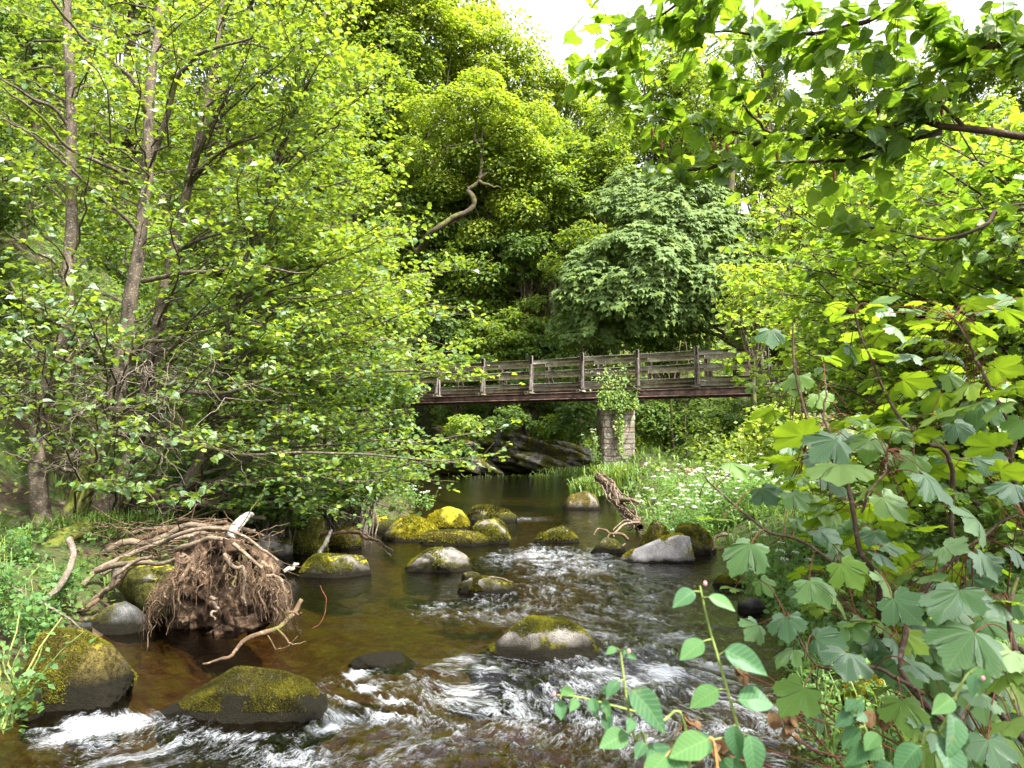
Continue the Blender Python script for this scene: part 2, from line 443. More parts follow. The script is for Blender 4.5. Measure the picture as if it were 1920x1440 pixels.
def grid_mesh(xs, ys, zf, name, mat, extra=None, kind='structure', uv=None):
    X, Y = xs, ys
    Z = zf(X, Y)
    ny, nx = X.shape
    i = (np.arange(ny - 1)[:, None] * nx + np.arange(nx - 1)[None]).ravel()
    F = np.stack([i, i + 1, i + nx + 1, i + nx], -1)
    mb = MB(); mb.add(np.stack([X, Y, Z], -1).reshape(-1, 3), F, 0.5 if extra is None else extra.ravel(), uv)
    o = mb.build(name, mat); o['kind'] = kind
    return o
t = NT('forest_floor')
g = t.n('ShaderNodeNewGeometry'); sp = t.n('ShaderNodeSeparateXYZ'); t.l(g.outputs['Position'], sp.inputs[0])
n1 = t.noise(1.1, 6, g.outputs['Position']); n2 = t.noise(9, 5, g.outputs['Position'], 0.65); n3 = t.noise(3.0, 3, g.outputs['Position'])
soil = t.ramp(n2, [(.3, rgb(.020, .014, .009)), (.7, rgb(.070, .048, .030))])
green = t.ramp(n2, [(.3, rgb(.018, .032, .008)), (.7, rgb(.052, .075, .016))])
land = t.mix(t.ramp(n1, [(.42, rgb(0, 0, 0)), (.58, rgb(1, 1, 1))]), soil, green)
bedc = t.ramp(n2, [(.25, rgb(.020, .013, .007)), (.5, rgb(.056, .038, .019)), (.75, rgb(.14, .10, .058))])
vor = t.n('ShaderNodeTexVoronoi'); vor.inputs['Scale'].default_value = 7.5; t.l(g.outputs['Position'], vor.inputs['Vector'])
bedc = t.mix(t.ramp(vor.outputs['Distance'], [(.25, rgb(0, 0, 0)), (.55, rgb(.85, .85, .85))]), bedc, rgb(.035, .02, .01))
bedc = t.mix(t.ramp(n3, [(.45, rgb(0, 0, 0)), (.62, rgb(.8, .8, .8))]), bedc, rgb(.075, .085, .02))
c = t.mix(t.ramp(t.math('ADD', sp.outputs[2], 0.5), [(.50, rgb(0, 0, 0)), (.56, rgb(1, 1, 1))]), bedc, land)
M['floor'] = t.done(t.bsdf(c, 0.9, 0.2, t.bump(t.math('ADD', n2, t.math('MULTIPLY', vor.outputs['Distance'], -0.5)), 0.9, 0.06)))
u = np.linspace(-1, 1, 250); v = np.linspace(0, 1, 270)
ys = -14 + 134 * v ** 1.7
XX = (np.sign(u) * np.abs(u) ** 1.6)[None] * (14 + ys[:, None] * 0.62 + 10)
YY = np.repeat(ys[:, None], len(u), 1)
grid_mesh(XX, YY, ground_z, 'ground', M['floor'])
# the far country, well past the hill, reaches the horizon
xs, ys2 = np.meshgrid(np.linspace(-900, 900, 60), np.linspace(-700, 1200, 60))
grid_mesh(xs, ys2, lambda x, y: -3.0 + 4 * noise(x / 140, y / 140) - 2.5 * np.exp(-(x ** 2 + (y - 40) ** 2) / 120 ** 2), 'distant_ground', M['floor'])

# ------------------------------------------------------------------ water
def blob(x, y, px, py, r, a, z=0, ry=None):
    c = W(px, py, z); ry = ry or r
    return a * np.exp(-(((x - c[0]) / r) ** 2 + ((y - c[1]) / ry) ** 2))
RAP = [(1010, 1170, 1.3, .013), (1170, 1140, 1.1, .016), (860, 1150, .8, .010), (1230, 1190, .8, .014), (700, 1140, .6, .008), (960, 1055, 1.2, .014), (760, 1290, .55, .045), (900, 1340, .8, .040), (1120, 1290, .9, .045), (1290, 1240, .7, .040), (1000, 1420, 1.3, .034), (560, 1410, .6, .022), (200, 1345, .45, .06), (300, 1370, .5, .035),
       (1350, 1350, .8, .038), (1220, 1400, 1.0, .038), (1060, 1062, 1.3, .030), (1030, 1035, 1.2, .036), (1110, 1100, 1.1, .022), (930, 1125, 1.0, .018), (1090, 1150, 1.2, .016), (990, 975, 1.8, .026), (800, 1150, .7, .010), (1250, 1080, 1.0, .014),
       (700, 1020, 1.1, .012), (1330, 1110, .7, .010), (1150, 1215, .6, .022), (660, 1265, .35, .05), (880, 1245, .35, .03)]
FOAM_GLINT = [(470, 1352, .30, .6, .07), (610, 1338, .16, .8, .10), (905, 1246, .14, .7, .06), (1110, 1248, .25, .7, .06), (60, 1345, .2, .6, .08), (860, 1084, .2, .6, .08), (1000, 1020, .25, .7, .1), (200, 1335, .30, 1.15, .22), (130, 1355, .22, .7, .15), (260, 1320, .14, .8, .1), (665, 1250, .09, 1.0, .10), (690, 1268, .12, 1.0, .10), (740, 1290, .15, .85, .12), (660, 1315, .12, .7, .08), (720, 1320, .22, .45, .14),
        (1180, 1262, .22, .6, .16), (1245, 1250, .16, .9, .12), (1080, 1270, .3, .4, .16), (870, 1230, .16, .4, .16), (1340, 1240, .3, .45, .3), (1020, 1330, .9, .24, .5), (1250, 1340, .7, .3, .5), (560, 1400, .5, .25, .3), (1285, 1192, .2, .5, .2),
        (980, 1010, .5, .55, .7), (1020, 1040, .9, .38, .9), (1130, 1030, .3, .65, .6), (985, 972, .9, .45, .8), (1100, 1062, .7, .3, .7), (920, 1112, .35, .35, .3), (700, 1020, .7, .4, .5), (1370, 1040, .25, .6, .6), (850, 1290, .5, .35, .4)]  # white foam, and sky glitter painted in as pale patches
def water_h(X, Y):
    A = 0.0022 + 0.0018 * sstep(20, 9, Y) + 0.003 * sstep(8, 5, Y)
    for (px, py, r, a) in RAP: A = A + blob(X, Y, px, py, r, a * 0.85)
    A = np.minimum(A, 0.052)
    th = 0.75 * sstep(8.5, 5.2, Y)
    a = X * np.sin(th) + Y * np.cos(th); b = X * np.cos(th) - Y * np.sin(th)
    w1, w2 = fbm(X * 1.1, Y * 1.1, 3.1, 2, 21) * .35, fbm(X * 1.1, Y * 1.1, 7.7, 2, 22) * .35
    a, b = a + w1, b + w2
    far = np.clip(6.0 / np.maximum(Y, 6), 0.25, 1)
    rid = (1 - np.abs(noise(b * 4.2, a * 2.6, 0.2, 31))) * 1.3 - 0.8
    r2 = 1 - 2 * np.abs(noise(b * 10, a * 7, 1.2, 32))
    r3 = noise(b * 23, a * 15, 2.2, 33)
    r4 = noise(b * 52, a * 33, 3.2, 34)
    h = A * (rid * 0.8 + r2 * 0.42 + r3 * 0.26 * (0.4 + far) + r4 * 0.16 * far)
    h = h + 0.012 * noise(X * 0.9, Y * 0.5, 4, 35) * sstep(0.004, 0.02, A)
    z = -0.10 * sstep(7.4, 5.4, Y - 0.25 * np.abs(X + 0.2)) + h
    # smooth tongue sliding over the sunken slab right of the pale boulder
    z = z + blob(X, Y, 1225, 1222, .34, .085, 0, .25)
    foam_glint = 0
    for (px, py, r, a_, ry) in FOAM_GLINT: foam_glint = np.maximum(foam_glint, blob(X, Y, px, py, r, a_, 0, ry))
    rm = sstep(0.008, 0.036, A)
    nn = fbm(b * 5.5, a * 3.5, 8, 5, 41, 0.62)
    fm = np.clip(foam_glint * 1.25 + nn * 0.75 - 0.52, 0, 1) * np.clip(foam_glint * 3, 0, 1) + np.clip(rm * (r2 * 0.5 + r3 * 0.4 + nn * 0.35) - 0.62, 0, 1) * 0.9
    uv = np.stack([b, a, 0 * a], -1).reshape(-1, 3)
    fm = np.clip(.72 * foam_glint ** 1.5 + .34 * sstep(0.008, 0.036, A) + .10 * (r2 + r3) * rm + .10 * nn * rm, 0, 1)  # rapids term paints sky-reflection streaks alongside the foam
    return z, fm, uv
t = NT('river_water')
g = t.n('ShaderNodeNewGeometry'); pos = g.outputs['Position']
mp = t.n('ShaderNodeMapping'); mp.inputs['Scale'].default_value = (1.0, 0.55, 1.0); t.l(pos, mp.inputs[0])
wa = t.noise(34, 3, mp.outputs[0], 0.6, 0.6); wb = t.noise(7, 3, mp.outputs[0], 0.5, 0.4)
bn = t.bump(t.math('ADD', t.math('MULTIPLY', wa, 0.45), wb), 0.75, 0.028)
foam_glint = t.attr('tint').outputs['Fac']
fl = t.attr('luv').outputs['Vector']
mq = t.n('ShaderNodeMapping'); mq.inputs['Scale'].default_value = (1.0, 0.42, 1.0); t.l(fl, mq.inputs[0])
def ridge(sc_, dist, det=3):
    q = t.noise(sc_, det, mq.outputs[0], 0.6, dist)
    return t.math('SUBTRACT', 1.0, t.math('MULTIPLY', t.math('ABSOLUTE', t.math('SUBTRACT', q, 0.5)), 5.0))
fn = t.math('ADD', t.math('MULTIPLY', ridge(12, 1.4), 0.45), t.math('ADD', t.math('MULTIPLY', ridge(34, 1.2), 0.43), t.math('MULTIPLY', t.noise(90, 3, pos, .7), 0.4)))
fm = t.ramp(t.math('SUBTRACT', t.math('ADD', t.math('MULTIPLY', fn, 0.62), t.math('MULTIPLY', foam_glint, 1.0)), 0.60), [(.30, rgb(0, 0, 0)), (.50, rgb(.28, .28, .28)), (.85, rgb(.85, .85, .85))])
fm = t.math('MULTIPLY', fm, t.math('MULTIPLY', foam_glint, 4.0, True))
fr = t.n('ShaderNodeFresnel'); fr.inputs[0].default_value = 1.34; t.l(bn, fr.inputs['Normal'])
gl = t.n('ShaderNodeBsdfGlossy'); gl.inputs['Roughness'].default_value = 0.06; t.l(bn, gl.inputs['Normal'])
tp = t.n('ShaderNodeBsdfTransparent'); tp.inputs[0].default_value = (.56, .44, .26, 1)
m1 = t.n('ShaderNodeMixShader'); t.l(t.math('MULTIPLY', fr.outputs[0], 1.35, True), m1.inputs[0]); t.l(tp.outputs[0], m1.inputs[1]); t.l(gl.outputs[0], m1.inputs[2])
fo = t.bsdf(rgb(.50, .53, .58), 0.45, 0.5, t.bump(fn, 0.8, 0.02))  # bluish white colour for foam and for the painted sky reflections
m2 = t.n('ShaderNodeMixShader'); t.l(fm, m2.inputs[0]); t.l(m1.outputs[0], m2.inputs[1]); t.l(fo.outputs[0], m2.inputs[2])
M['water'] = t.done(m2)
yr = np.concatenate([np.linspace(-13, 2.2, 24), 2.4 * np.exp(np.linspace(0, math.log(52 / 2.4), 370))])
uu = np.linspace(0, 1, 410)[None]
x0 = np.where(yr < 30, -0.80 * np.maximum(yr, 3) - 1.6, -30)[:, None]; x0 = np.where(yr[:, None] < 2.3, -13, x0)
x0 = np.where(yr[:, None] > 24, -26 + 0 * yr[:, None], np.maximum(x0, -13)); x1 = (4.6 + 0 * yr)[:, None]
XX = x0 + (x1 - x0) * uu; YY = np.repeat(yr[:, None], 410, 1)
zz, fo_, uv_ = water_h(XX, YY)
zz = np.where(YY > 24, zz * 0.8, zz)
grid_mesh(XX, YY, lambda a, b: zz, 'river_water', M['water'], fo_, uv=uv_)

# ------------------------------------------------------------------ boulders
def ico(sub):
    import bmesh
    bm = bmesh.new(); bmesh.ops.create_icosphere(bm, subdivisions=sub, radius=1)
    v = np.array([q.co[:] for q in bm.verts]); f = np.array([[q.index for q in p.verts] for p in bm.faces]); bm.free()
    return v, f
ICO = {k: ico(k) for k in (3, 4, 5, 6)}
def rock_mat(name, stone=(.33, .31, .29), stone2=(.16, .145, .13), moss_lo=(.040, .038, .010), moss_hi=(.19, .175, .016), cover=0.5, yellow=0.5, wet=0.21, patch=1.6):
    t = NT(name)
    g = t.n('ShaderNodeNewGeometry'); pos, nor = g.outputs['Position'], g.outputs['Normal']
    sp = t.n('ShaderNodeSeparateXYZ'); t.l(pos, sp.inputs[0]); sn = t.n('ShaderNodeSeparateXYZ'); t.l(nor, sn.inputs[0])
    na = t.noise(patch, 4, pos, 0.6); nb = t.noise(22, 5, pos, 0.7); nc = t.noise(95, 3, pos, 0.6); nd = t.noise(5.5, 4, pos, 0.6)
    st = t.mix(t.ramp(nd, [(.35, rgb(0, 0, 0)), (.62, rgb(1, 1, 1))]), rgb(*stone2), rgb(*stone))
    st = t.mix(t.ramp(nc, [(.42, rgb(.55, .55, .55)), (.6, rgb(1.12, 1.12, 1.12))]), rgb(0, 0, 0), st, 'MULTIPLY')
    mm = t.n('ShaderNodeMix'); mm.data_type = 'RGBA'; mm.blend_type = 'MULTIPLY'; mm.inputs[0].default_value = 1.0
    t.l(t.mix(t.ramp(nd, [(.35, rgb(0, 0, 0)), (.62, rgb(1, 1, 1))]), rgb(*stone2), rgb(*stone)), mm.inputs[6])
    t.l(t.ramp(nc, [(.40, rgb(.6, .6, .6)), (.6, rgb(1.1, 1.1, 1.1))]), mm.inputs[7]); st = mm.outputs[2]
    mo = t.mix(t.ramp(t.math('ADD', t.math('MULTIPLY', nb, .6), t.math('MULTIPLY', nc, .4)), [(.40, rgb(0, 0, 0)), (.60, rgb(1, 1, 1))]), rgb(moss_lo[0] * .35, moss_lo[1] * .35, moss_lo[2] * .35), rgb(moss_lo[0] * 2.0, moss_lo[1] * 2.1, moss_lo[2] * 1.8))
    ym = t.math('ADD', t.math('MULTIPLY', sn.outputs[2], 0.35), t.math('ADD', nd, t.math('MULTIPLY', nb, 0.25)))  # yellow moss on upward faces, partly sunlit tone put into the colour
    k = 1.18 - yellow * 0.5
    mo = t.mix(t.ramp(ym, [(min(k, .98), rgb(0, 0, 0)), (min(k + .12, 1), rgb(1, 1, 1))]), mo, rgb(*moss_hi))
    cm = t.math('ADD', na, t.math('MULTIPLY', t.math('SUBTRACT', nb, 0.5), 0.18))
    k2 = 0.72 - cover * 0.45
    msk = t.ramp(cm, [(k2, rgb(0, 0, 0)), (k2 + .05, rgb(1, 1, 1))])
    c = t.mix(msk, st, mo)
    zz_ = t.math('ADD', t.math('ADD', sp.outputs[2], t.math('MULTIPLY', t.math('SUBTRACT', nd, .5), 0.10)), 0.3)
    c = t.mix(t.ramp(zz_, [(.30 + wet * 0.25, rgb(1, 1, 1)), (.30 + wet, rgb(0, 0, 0))]), c, t.mix(nb, rgb(.003, .003, .002), rgb(.014, .012, .007)))
    h = t.math('ADD', t.math('MULTIPLY', nb, 0.8), t.math('MULTIPLY', nc, 0.5))
    return t.done(t.bsdf(c, 0.88, 0.08, t.bump(h, 1.0, 0.03)))
M['rock_moss'] = rock_mat('rock_moss', stone=(.20, .185, .17), cover=0.66, yellow=0.40)
M['rock_brown'] = rock_mat('rock_brown', stone=(.20, .18, .16), cover=0.76, yellow=0.25, moss_lo=(.055, .042, .014), moss_hi=(.15, .13, .018))
M['rock_yellow'] = rock_mat('rock_yellow', cover=0.9, yellow=0.95, moss_lo=(.062, .055, .012), moss_hi=(.23, .205, .018))
M['rock_mixed'] = rock_mat('rock_mixed', stone=(.27, .25, .23), stone2=(.15, .138, .125), cover=0.50, yellow=0.62, patch=2.1)
M['rock_pale'] = rock_mat('rock_pale', stone=(.36, .345, .345), stone2=(.24, .228, .23), cover=0.26, yellow=0.8, wet=.1, patch=1.4)
M['rock_grey'] = rock_mat('rock_grey', stone=(.15, .15, .145), stone2=(.06, .06, .06), cover=0.35, yellow=0.2)
M['rock_wet'] = rock_mat('rock_wet', stone=(.09, .08, .065), stone2=(.035, .03, .025), cover=0.6, yellow=0.1)

M['ledge'] = rock_mat('ledge', stone=(.17, .16, .14), stone2=(.05, .045, .04), cover=0.55, yellow=0.15)
def rock(label, x0, y0, x1, y1, mat='rock_moss', depth=0.8, seed=1, sub=5, zb=-0.02, pw=0.75, amp=0.16, shape=None, rough=0.03, moss=0, moss_nz=0.0, name='boulder', mossm='moss_blade', cat='boulder', bury=0.35, rot=0.0, group='boulders standing in the river'):
    rough *= 1.5
    c0 = W((x0 + x1) / 2, y1, zb)
    d0 = c0[1]
    w = (x1 - x0) / FPX * d0 / 2
    ry = w * depth
    yc = d0 + ry * 0.85
    w = (x1 - x0) / FPX * yc / 2 * (1 - amp * 0.3)
    xc = ((x0 + x1) / 2 - 960) / FPX * yc
    top = P(0, y0, yc)[2]
    H = max(top - zb, 0.04)
    cz = zb - H * bury * 0.2
    rz = top - cz
    v, f = ICO[sub]
    v = v.copy()
    q = np.abs(v) ** (1 / pw) if False else v
    # squarer than a ball
    n_ = (np.abs(v) ** (2 / pw)).sum(1) ** (-pw / 2)
    v = v * n_[:, None]
    o = seed * 7.31
    low = fbm(v[:, 0] * 1.1 + o, v[:, 1] * 1.1, v[:, 2] * 1.1 + o, 3, seed)
    mid = fbm(v[:, 0] * 3.4 + o, v[:, 1] * 3.4, v[:, 2] * 3.4, 3, seed + 3)
    hi = fbm(v[:, 0] * 12 + o, v[:, 1] * 12, v[:, 2] * 12, 3, seed + 5)
    v = v * (1 + amp * low + amp * 0.35 * mid + rough * 0.5 * hi)[:, None]
    # facet a few planes
    rg = np.random.default_rng(seed)
    for k in range(9):
        nrm = rg.normal(0, 1, 3); nrm[2] = abs(nrm[2]) * 0.8; nrm /= np.linalg.norm(nrm)
        dd = v @ nrm; lim = rg.uniform(.66, .9); ex = np.maximum(0, dd - lim)
        v = v - nrm * (ex * 0.8)[:, None]
    if shape is not None: v = shape(v)
    v = v / np.abs(v).max(0)
    v[:, 2] /= max(v[:, 2].max(), 1e-3)
    if rot:
        cr, sr = math.cos(rot), math.sin(rot); v = np.stack([v[:, 0] * cr - v[:, 1] * sr, v[:, 0] * sr + v[:, 1] * cr, v[:, 2]], -1)
    v = v * [w, ry, rz]
    mb = MB(); mb.add(v, f)
    o_ = mb.build(name, M[mat])
    o_.location = (xc, yc, cz)
    tag(o_, label, cat, group)
    if moss:
        tri = v[f]; nn = np.cross(tri[:, 1] - tri[:, 0], tri[:, 2] - tri[:, 0]); ar = np.linalg.norm(nn, axis=1); nn = nn / (ar[:, None] + 1e-12)
        cen = tri.mean(1) + [xc, yc, cz]
        pr = ar * (nn[:, 2] > moss_nz) * (cen[:, 2] > zb + 0.05) * sstep(-0.15, 0.15, fbm(cen[:, 0] * 2.2, cen[:, 1] * 2.2, cen[:, 2] * 2.2, 3, seed + 8) + (0.25 if 'mixed' not in mat and 'pale' not in mat else -0.12))
        if pr.sum() > 0:
            idx = rg.choice(len(f), moss, p=pr / pr.sum())
            bc = rg.dirichlet((1, 1, 1), moss)
            p = (tri[idx] * bc[:, :, None]).sum(1)
            sc_ = yc / FPX
            L = rg.uniform(.5, 1.4, (moss, 1)) * max(0.011, 3.5 * sc_)
            dr = nn[idx] + rg.normal(0, .5, (moss, 3)); dr /= np.linalg.norm(dr, axis=1, keepdims=True)
            sd = np.cross(dr, rg.normal(0, 1, (moss, 3))); sd /= np.linalg.norm(sd, axis=1, keepdims=True)
            wd = max(0.0022, 0.8 * sc_)
            V = np.stack([p - sd * wd, p + sd * wd, p + dr * L], 1).reshape(-1, 3)
            m2_ = MB(); m2_.add(V, np.arange(moss * 3).reshape(-1, 3), np.repeat(np.clip(0.5 + 0.35 * fbm(p[:, 0] * 6, p[:, 1] * 6, p[:, 2] * 6, 2, 3) + rg.normal(0, .12, moss), 0, 1), 3))
            m2_.build('moss', M[mossm], o_, kind='stuff')
    return o_
def moss_m(name, a, b, c_):
    t = NT(name); f = t.attr('tint').outputs['Fac']
    col = t.ramp(f, [(.2, rgb(*a)), (.55, rgb(*b)), (.85, rgb(*c_))])
    df = t.n('ShaderNodeBsdfDiffuse'); tr = t.n('ShaderNodeBsdfTranslucent'); t.l(col, df.inputs[0]); t.l(col, tr.inputs[0])
    mx = t.n('ShaderNodeMixShader'); mx.inputs[0].default_value = .35; t.l(df.outputs[0], mx.inputs[1]); t.l(tr.outputs[0], mx.inputs[2])
    M[name] = t.done(mx)
moss_m('moss_blade', (.05, .05, .010), (.11, .11, .016), (.24, .23, .02))
moss_m('moss_dark', (.028, .026, .008), (.065, .058, .013), (.15, .14, .018))
moss_m('moss_yellow', (.13, .12, .014), (.25, .225, .016), (.34, .31, .02))

def sh_center(v):       # low ridge with a flat pale top, long tail to the right
    v = v.copy(); x = v[:, 0]
    pk = np.interp(x, [-1, -.55, -.2, .3, .62, 1], [.30, .82, 1.0, .92, .52, .18])
    v[:, 2] = np.where(v[:, 2] > 0, np.minimum(v[:, 2], 0.95) * pk, v[:, 2]); return v
def sh_slab(v):         # tilted plate
    v = v.copy(); x = v[:, 0]
    v[:, 2] = np.where(v[:, 2] > 0, np.minimum(v[:, 2], .7) * np.interp(x, [-1, -.2, .55, .85, 1], [.12, .6, 1, .95, .6]), v[:, 2]); return v
def sh_dome(v):
    v = v.copy(); v[:, 2] = np.where(v[:, 2] > 0, v[:, 2] * np.interp(v[:, 0], [-1, -.3, .3, 1], [.7, 1, .9, .6]), v[:, 2]); return v
def sh_left(v):
    v = v.copy(); v[:, 2] = np.where(v[:, 2] > 0, v[:, 2] * np.interp(v[:, 0], [-1, -.5, .1, .6, 1], [.75, .98, .95, .7, .35]), v[:, 2]); return v
rock('pale grey boulder with yellow moss patches in midstream, alone above the rapids', 868, 1158, 1172, 1245, 'rock_mixed', .56, 11, 6, -.05, .7, .14, sh_center, moss=14000, moss_nz=-.3)
rock('low dark green boulder with a bright yellow moss patch by the foaming rapids', 312, 1262, 662, 1352, 'rock_moss', .52, 5, 6, -.09, .8, .14, sh_dome, moss=30000, moss_nz=-.4, mossm='moss_dark')
rock('big rounded mossy brown boulder at the left edge beside the white water', 36, 1178, 262, 1338, 'rock_brown', .9, 7, 6, -.09, .78, .13, sh_left, moss=26000, moss_nz=-.5)
rock('small green mossy stone at the foot of the big rounded boulder', 68, 1298, 106, 1352, 'rock_moss', .9, 9, 5, -.10, .9, .12, moss=1200)
rock('flat-topped dark slab boulder mid left, lapped by calm brown water', 556, 1040, 706, 1084, 'rock_moss', .6, 12, 5, 0, .6, .08, moss=3500, moss_nz=.4)
rock('broken boulder with whitish top and yellow moss, left of midstream', 750, 1028, 905, 1072, 'rock_mixed', .6, 14, 5, 0, .7, .2, moss=2500, moss_nz=.0)
rock('dark low mossy rock holding a thin stick in midstream', 852, 1082, 978, 1117, 'rock_moss', .55, 15, 5, 0, .85, .12, moss=3500, mossm='moss_dark')
rock('small black knob of rock behind the rock with the stick', 862, 1072, 906, 1092, 'rock_wet', .8, 16, 5, 0, .85, .12)
rock('rounded mossy hump rock left of the main flow', 880, 974, 968, 1020, 'rock_moss', .9, 17, 5, 0, .9, .1, sh_left, moss=2500)
rock('long low brownish rock in front of the yellow mossed boulders', 785, 996, 945, 1024, 'rock_brown', .5, 18, 5, 0, .8, .1, moss=2500)
rock('long dark flat rock farthest upstream of the left group', 858, 947, 974, 980, 'rock_moss', .5, 19, 5, 0, .7, .1, moss=2500, mossm='moss_dark')
rock('small wedge rock with yellow crest alone in the main flow', 998, 987, 1097, 1018, 'rock_moss', .6, 20, 5, 0, .85, .14, moss=2200)
rock('boulder capped in bright yellow moss below the overhanging alder', 714, 966, 848, 1016, 'rock_yellow', .7, 21, 5, 0, .85, .12, moss=5000, mossm='moss_yellow')
rock('yellow mossed round boulder under white flowers by the pool', 796, 950, 888, 994, 'rock_yellow', .9, 22, 5, 0, .9, .1, moss=3500, mossm='moss_yellow')
rock('bare pale slab boulder tilted towards the water on the right', 1148, 1002, 1300, 1057, 'rock_pale', .55, 23, 6, 0, .62, .10, sh_slab, moss=1500, moss_nz=.2, mossm='moss_yellow')
rock('brown mossy block boulder behind the pale slab', 1190, 976, 1266, 1034, 'rock_brown', .8, 24, 5, 0, .7, .12, moss=3000)
rock('long humped mossy boulder behind the right end of the pale slab', 1245, 982, 1350, 1040, 'rock_moss', .6, 25, 5, 0, .8, .14, sh_left, moss=3500)
rock('black wet rock low in the water beside the dry roots', 1100, 1008, 1186, 1038, 'rock_wet', .6, 26, 5, 0, .8, .15)
rock('dark rock at the right water edge with rushes on top', 1050, 920, 1132, 956, 'rock_brown', .7, 27, 5, 0, .85, .14)
rock('tall brown boulder with orange moss under the drooping leaves', 545, 962, 622, 1042, 'rock_moss', .8, 28, 5, 0, .8, .12, moss=3000)
rock('grey boulder with mossy top on the left waterline behind the root mass', 468, 998, 562, 1050, 'rock_mixed', .7, 29, 5, 0, .8, .12, moss=2000)
rock('low grey stone at the waterline right of the root mass', 478, 1044, 548, 1070, 'rock_grey', .7, 30, 4, 0, .9, .1)
rock('wide dark grey boulder in shade beneath the mossy log', 168, 1128, 318, 1194, 'rock_grey', .7, 31, 5, -.05, .85, .12)
rock('small round grey stone between the big boulder and the shaded one', 152, 1168, 194, 1196, 'rock_grey', .9, 32, 4, 0, .9, .08)
rock('sunken slab with green weed just under the surface of the left pool', 655, 1222, 790, 1252, 'rock_yellow', .7, 33, 4, -.06, .9, .15)
rock('sunken weed-covered slab under the smooth chute of water', 1165, 1212, 1290, 1255, 'rock_wet', .9, 34, 4, -.10, .9, .1)
rock('yellow mossy boulder behind the big sycamore leaves at the lower right', 1530, 1225, 1705, 1340, 'rock_yellow', .8, 35, 5, .05, .85, .1, moss=7000, mossm='moss_yellow')
rock('flat mossy stone at the right waterline under the shoot tip', 1325, 1078, 1392, 1104, 'rock_yellow', .8, 36, 4, 0, .9, .1, moss=1200)
rock('brown stone at the right waterline among small leaves', 1372, 1120, 1432, 1150, 'rock_grey', .8, 37, 4, 0, .9, .1)
rock('low shaded rock at the edge of the bend under the alder leaves', 690, 965, 745, 1000, 'rock_wet', .8, 38, 4, 0, .9, .12)
rock('moss-backed stone at the foot of the leaning alders', 610, 985, 690, 1030, 'rock_brown', .8, 39, 4, 0, .85, .12, moss=1500)

# rock ledge of slanting beds across the pool, under the bridge
le = thing('rock_ledge', 'dark layered rock ledge slanting into the pool beneath the bridge', 'ledge')
rg = np.random.default_rng(3)
v, f = ICO[4]
for k in range(26):
    px, py = rg.uniform(835, 1080), 0
    py = rg.uniform(805 + max(0, (px - 950) * 0.25), 880)
    d = 43.5 + (880 - py) * 0.045 + rg.uniform(-.5, .8)
    c = P(px, py, d); c[2] = max(c[2], 0.05)
    w = rg.uniform(.8, 2.0); q = v * ((np.abs(v) ** 3).sum(1) ** (-.33))[:, None]
    q = q * (1 + .18 * fbm(v[:, 0] * 2 + k, v[:, 1] * 2, v[:, 2] * 3, 4, k))[:, None] * [w, w * .7, w * .30]
    a = -0.30 + rg.normal(0, .06); q = np.stack([q[:, 0] * math.cos(a) - q[:, 2] * math.sin(a), q[:, 1], q[:, 0] * math.sin(a) + q[:, 2] * math.cos(a)], -1)
    mb = MB(); mb.add(q + c, f); mb.build('rock_layer', M['ledge'] if k % 4 else M['rock_wet'], le)

# ------------------------------------------------------------------ footbridge
t = NT('weathered_timber')
co = t.coord('Object'); n1 = t.noise(2.5, 5, t.coord('Generated', (4, 4, 4))); n2 = t.noise(30, 4, co); n3 = t.noise(3.5, 4, co, 0.7)
c = t.ramp(n2, [(.3, rgb(.095, .084, .074)), (.7, rgb(.29, .26, .23))])
c = t.mix(t.ramp(n3, [(.46, rgb(0, 0, 0)), (.60, rgb(1, 1, 1))]), c, t.ramp(n2, [(.3, rgb(.24, .235, .18)), (.7, rgb(.42, .41, .31))]))
gz = t.n('ShaderNodeNewGeometry'); sz = t.n('ShaderNodeSeparateXYZ'); t.l(gz.outputs['Normal'], sz.inputs[0])
c = t.mix(t.math('MULTIPLY', t.math('GREATER_THAN', sz.outputs[2], .6), t.ramp(n3, [(.35, rgb(0, 0, 0)), (.5, rgb(.8, .8, .8))])), c, rgb(.22, .21, .07))
M['timber'] = t.done(t.bsdf(c, .9, .2, t.bump(n2, .7, .01)))
t = NT('dark_timber'); co = t.coord('Object', (6, 6, 1.5)); n2 = t.noise(4, 5, co)
M['post'] = t.done(t.bsdf(t.ramp(n2, [(.35, rgb(.055, .045, .042)), (.65, rgb(.17, .145, .125)), (.8, rgb(.26, .24, .2))]), .9, .2, t.bump(n2, .6, .01)))
t = NT('rusty_steel'); n2 = t.noise(5, 6, t.coord('Object'), .65)
M['rust'] = t.done(t.bsdf(t.ramp(n2, [(.35, rgb(.055, .038, .034)), (.55, rgb(.14, .088, .072)), (.72, rgb(.24, .17, .145))]), .85, .2, t.bump(n2, .5, .01)))
BE = np.array([.8872, -.4614, 0]); BN = np.array([.4614, .8872, 0]); BZ = np.array([0, 0, 1.0])
B0 = np.array([-1.05, 27.0, 0])
def bp(s, n, z): return B0 + BE * s + BN * n + BZ * z
br = thing('footbridge', 'old weathered timber footbridge with rusty steel beams crossing above the river', 'bridge', loc=bp(2, .6, 3.34))
def bpart(name, mb, mat, lab=None):
    o = mb.build(name, M[mat]); o.parent = br; o.matrix_parent_inverse = Matrix.Translation(-Vector([float(q) for q in bp(2, .6, 3.34)]))
    return o
rg = np.random.default_rng(77)
S0, S1 = -7.8, 11.6
ks = [0 + 1.945 * k for k in range(-4, 6)]
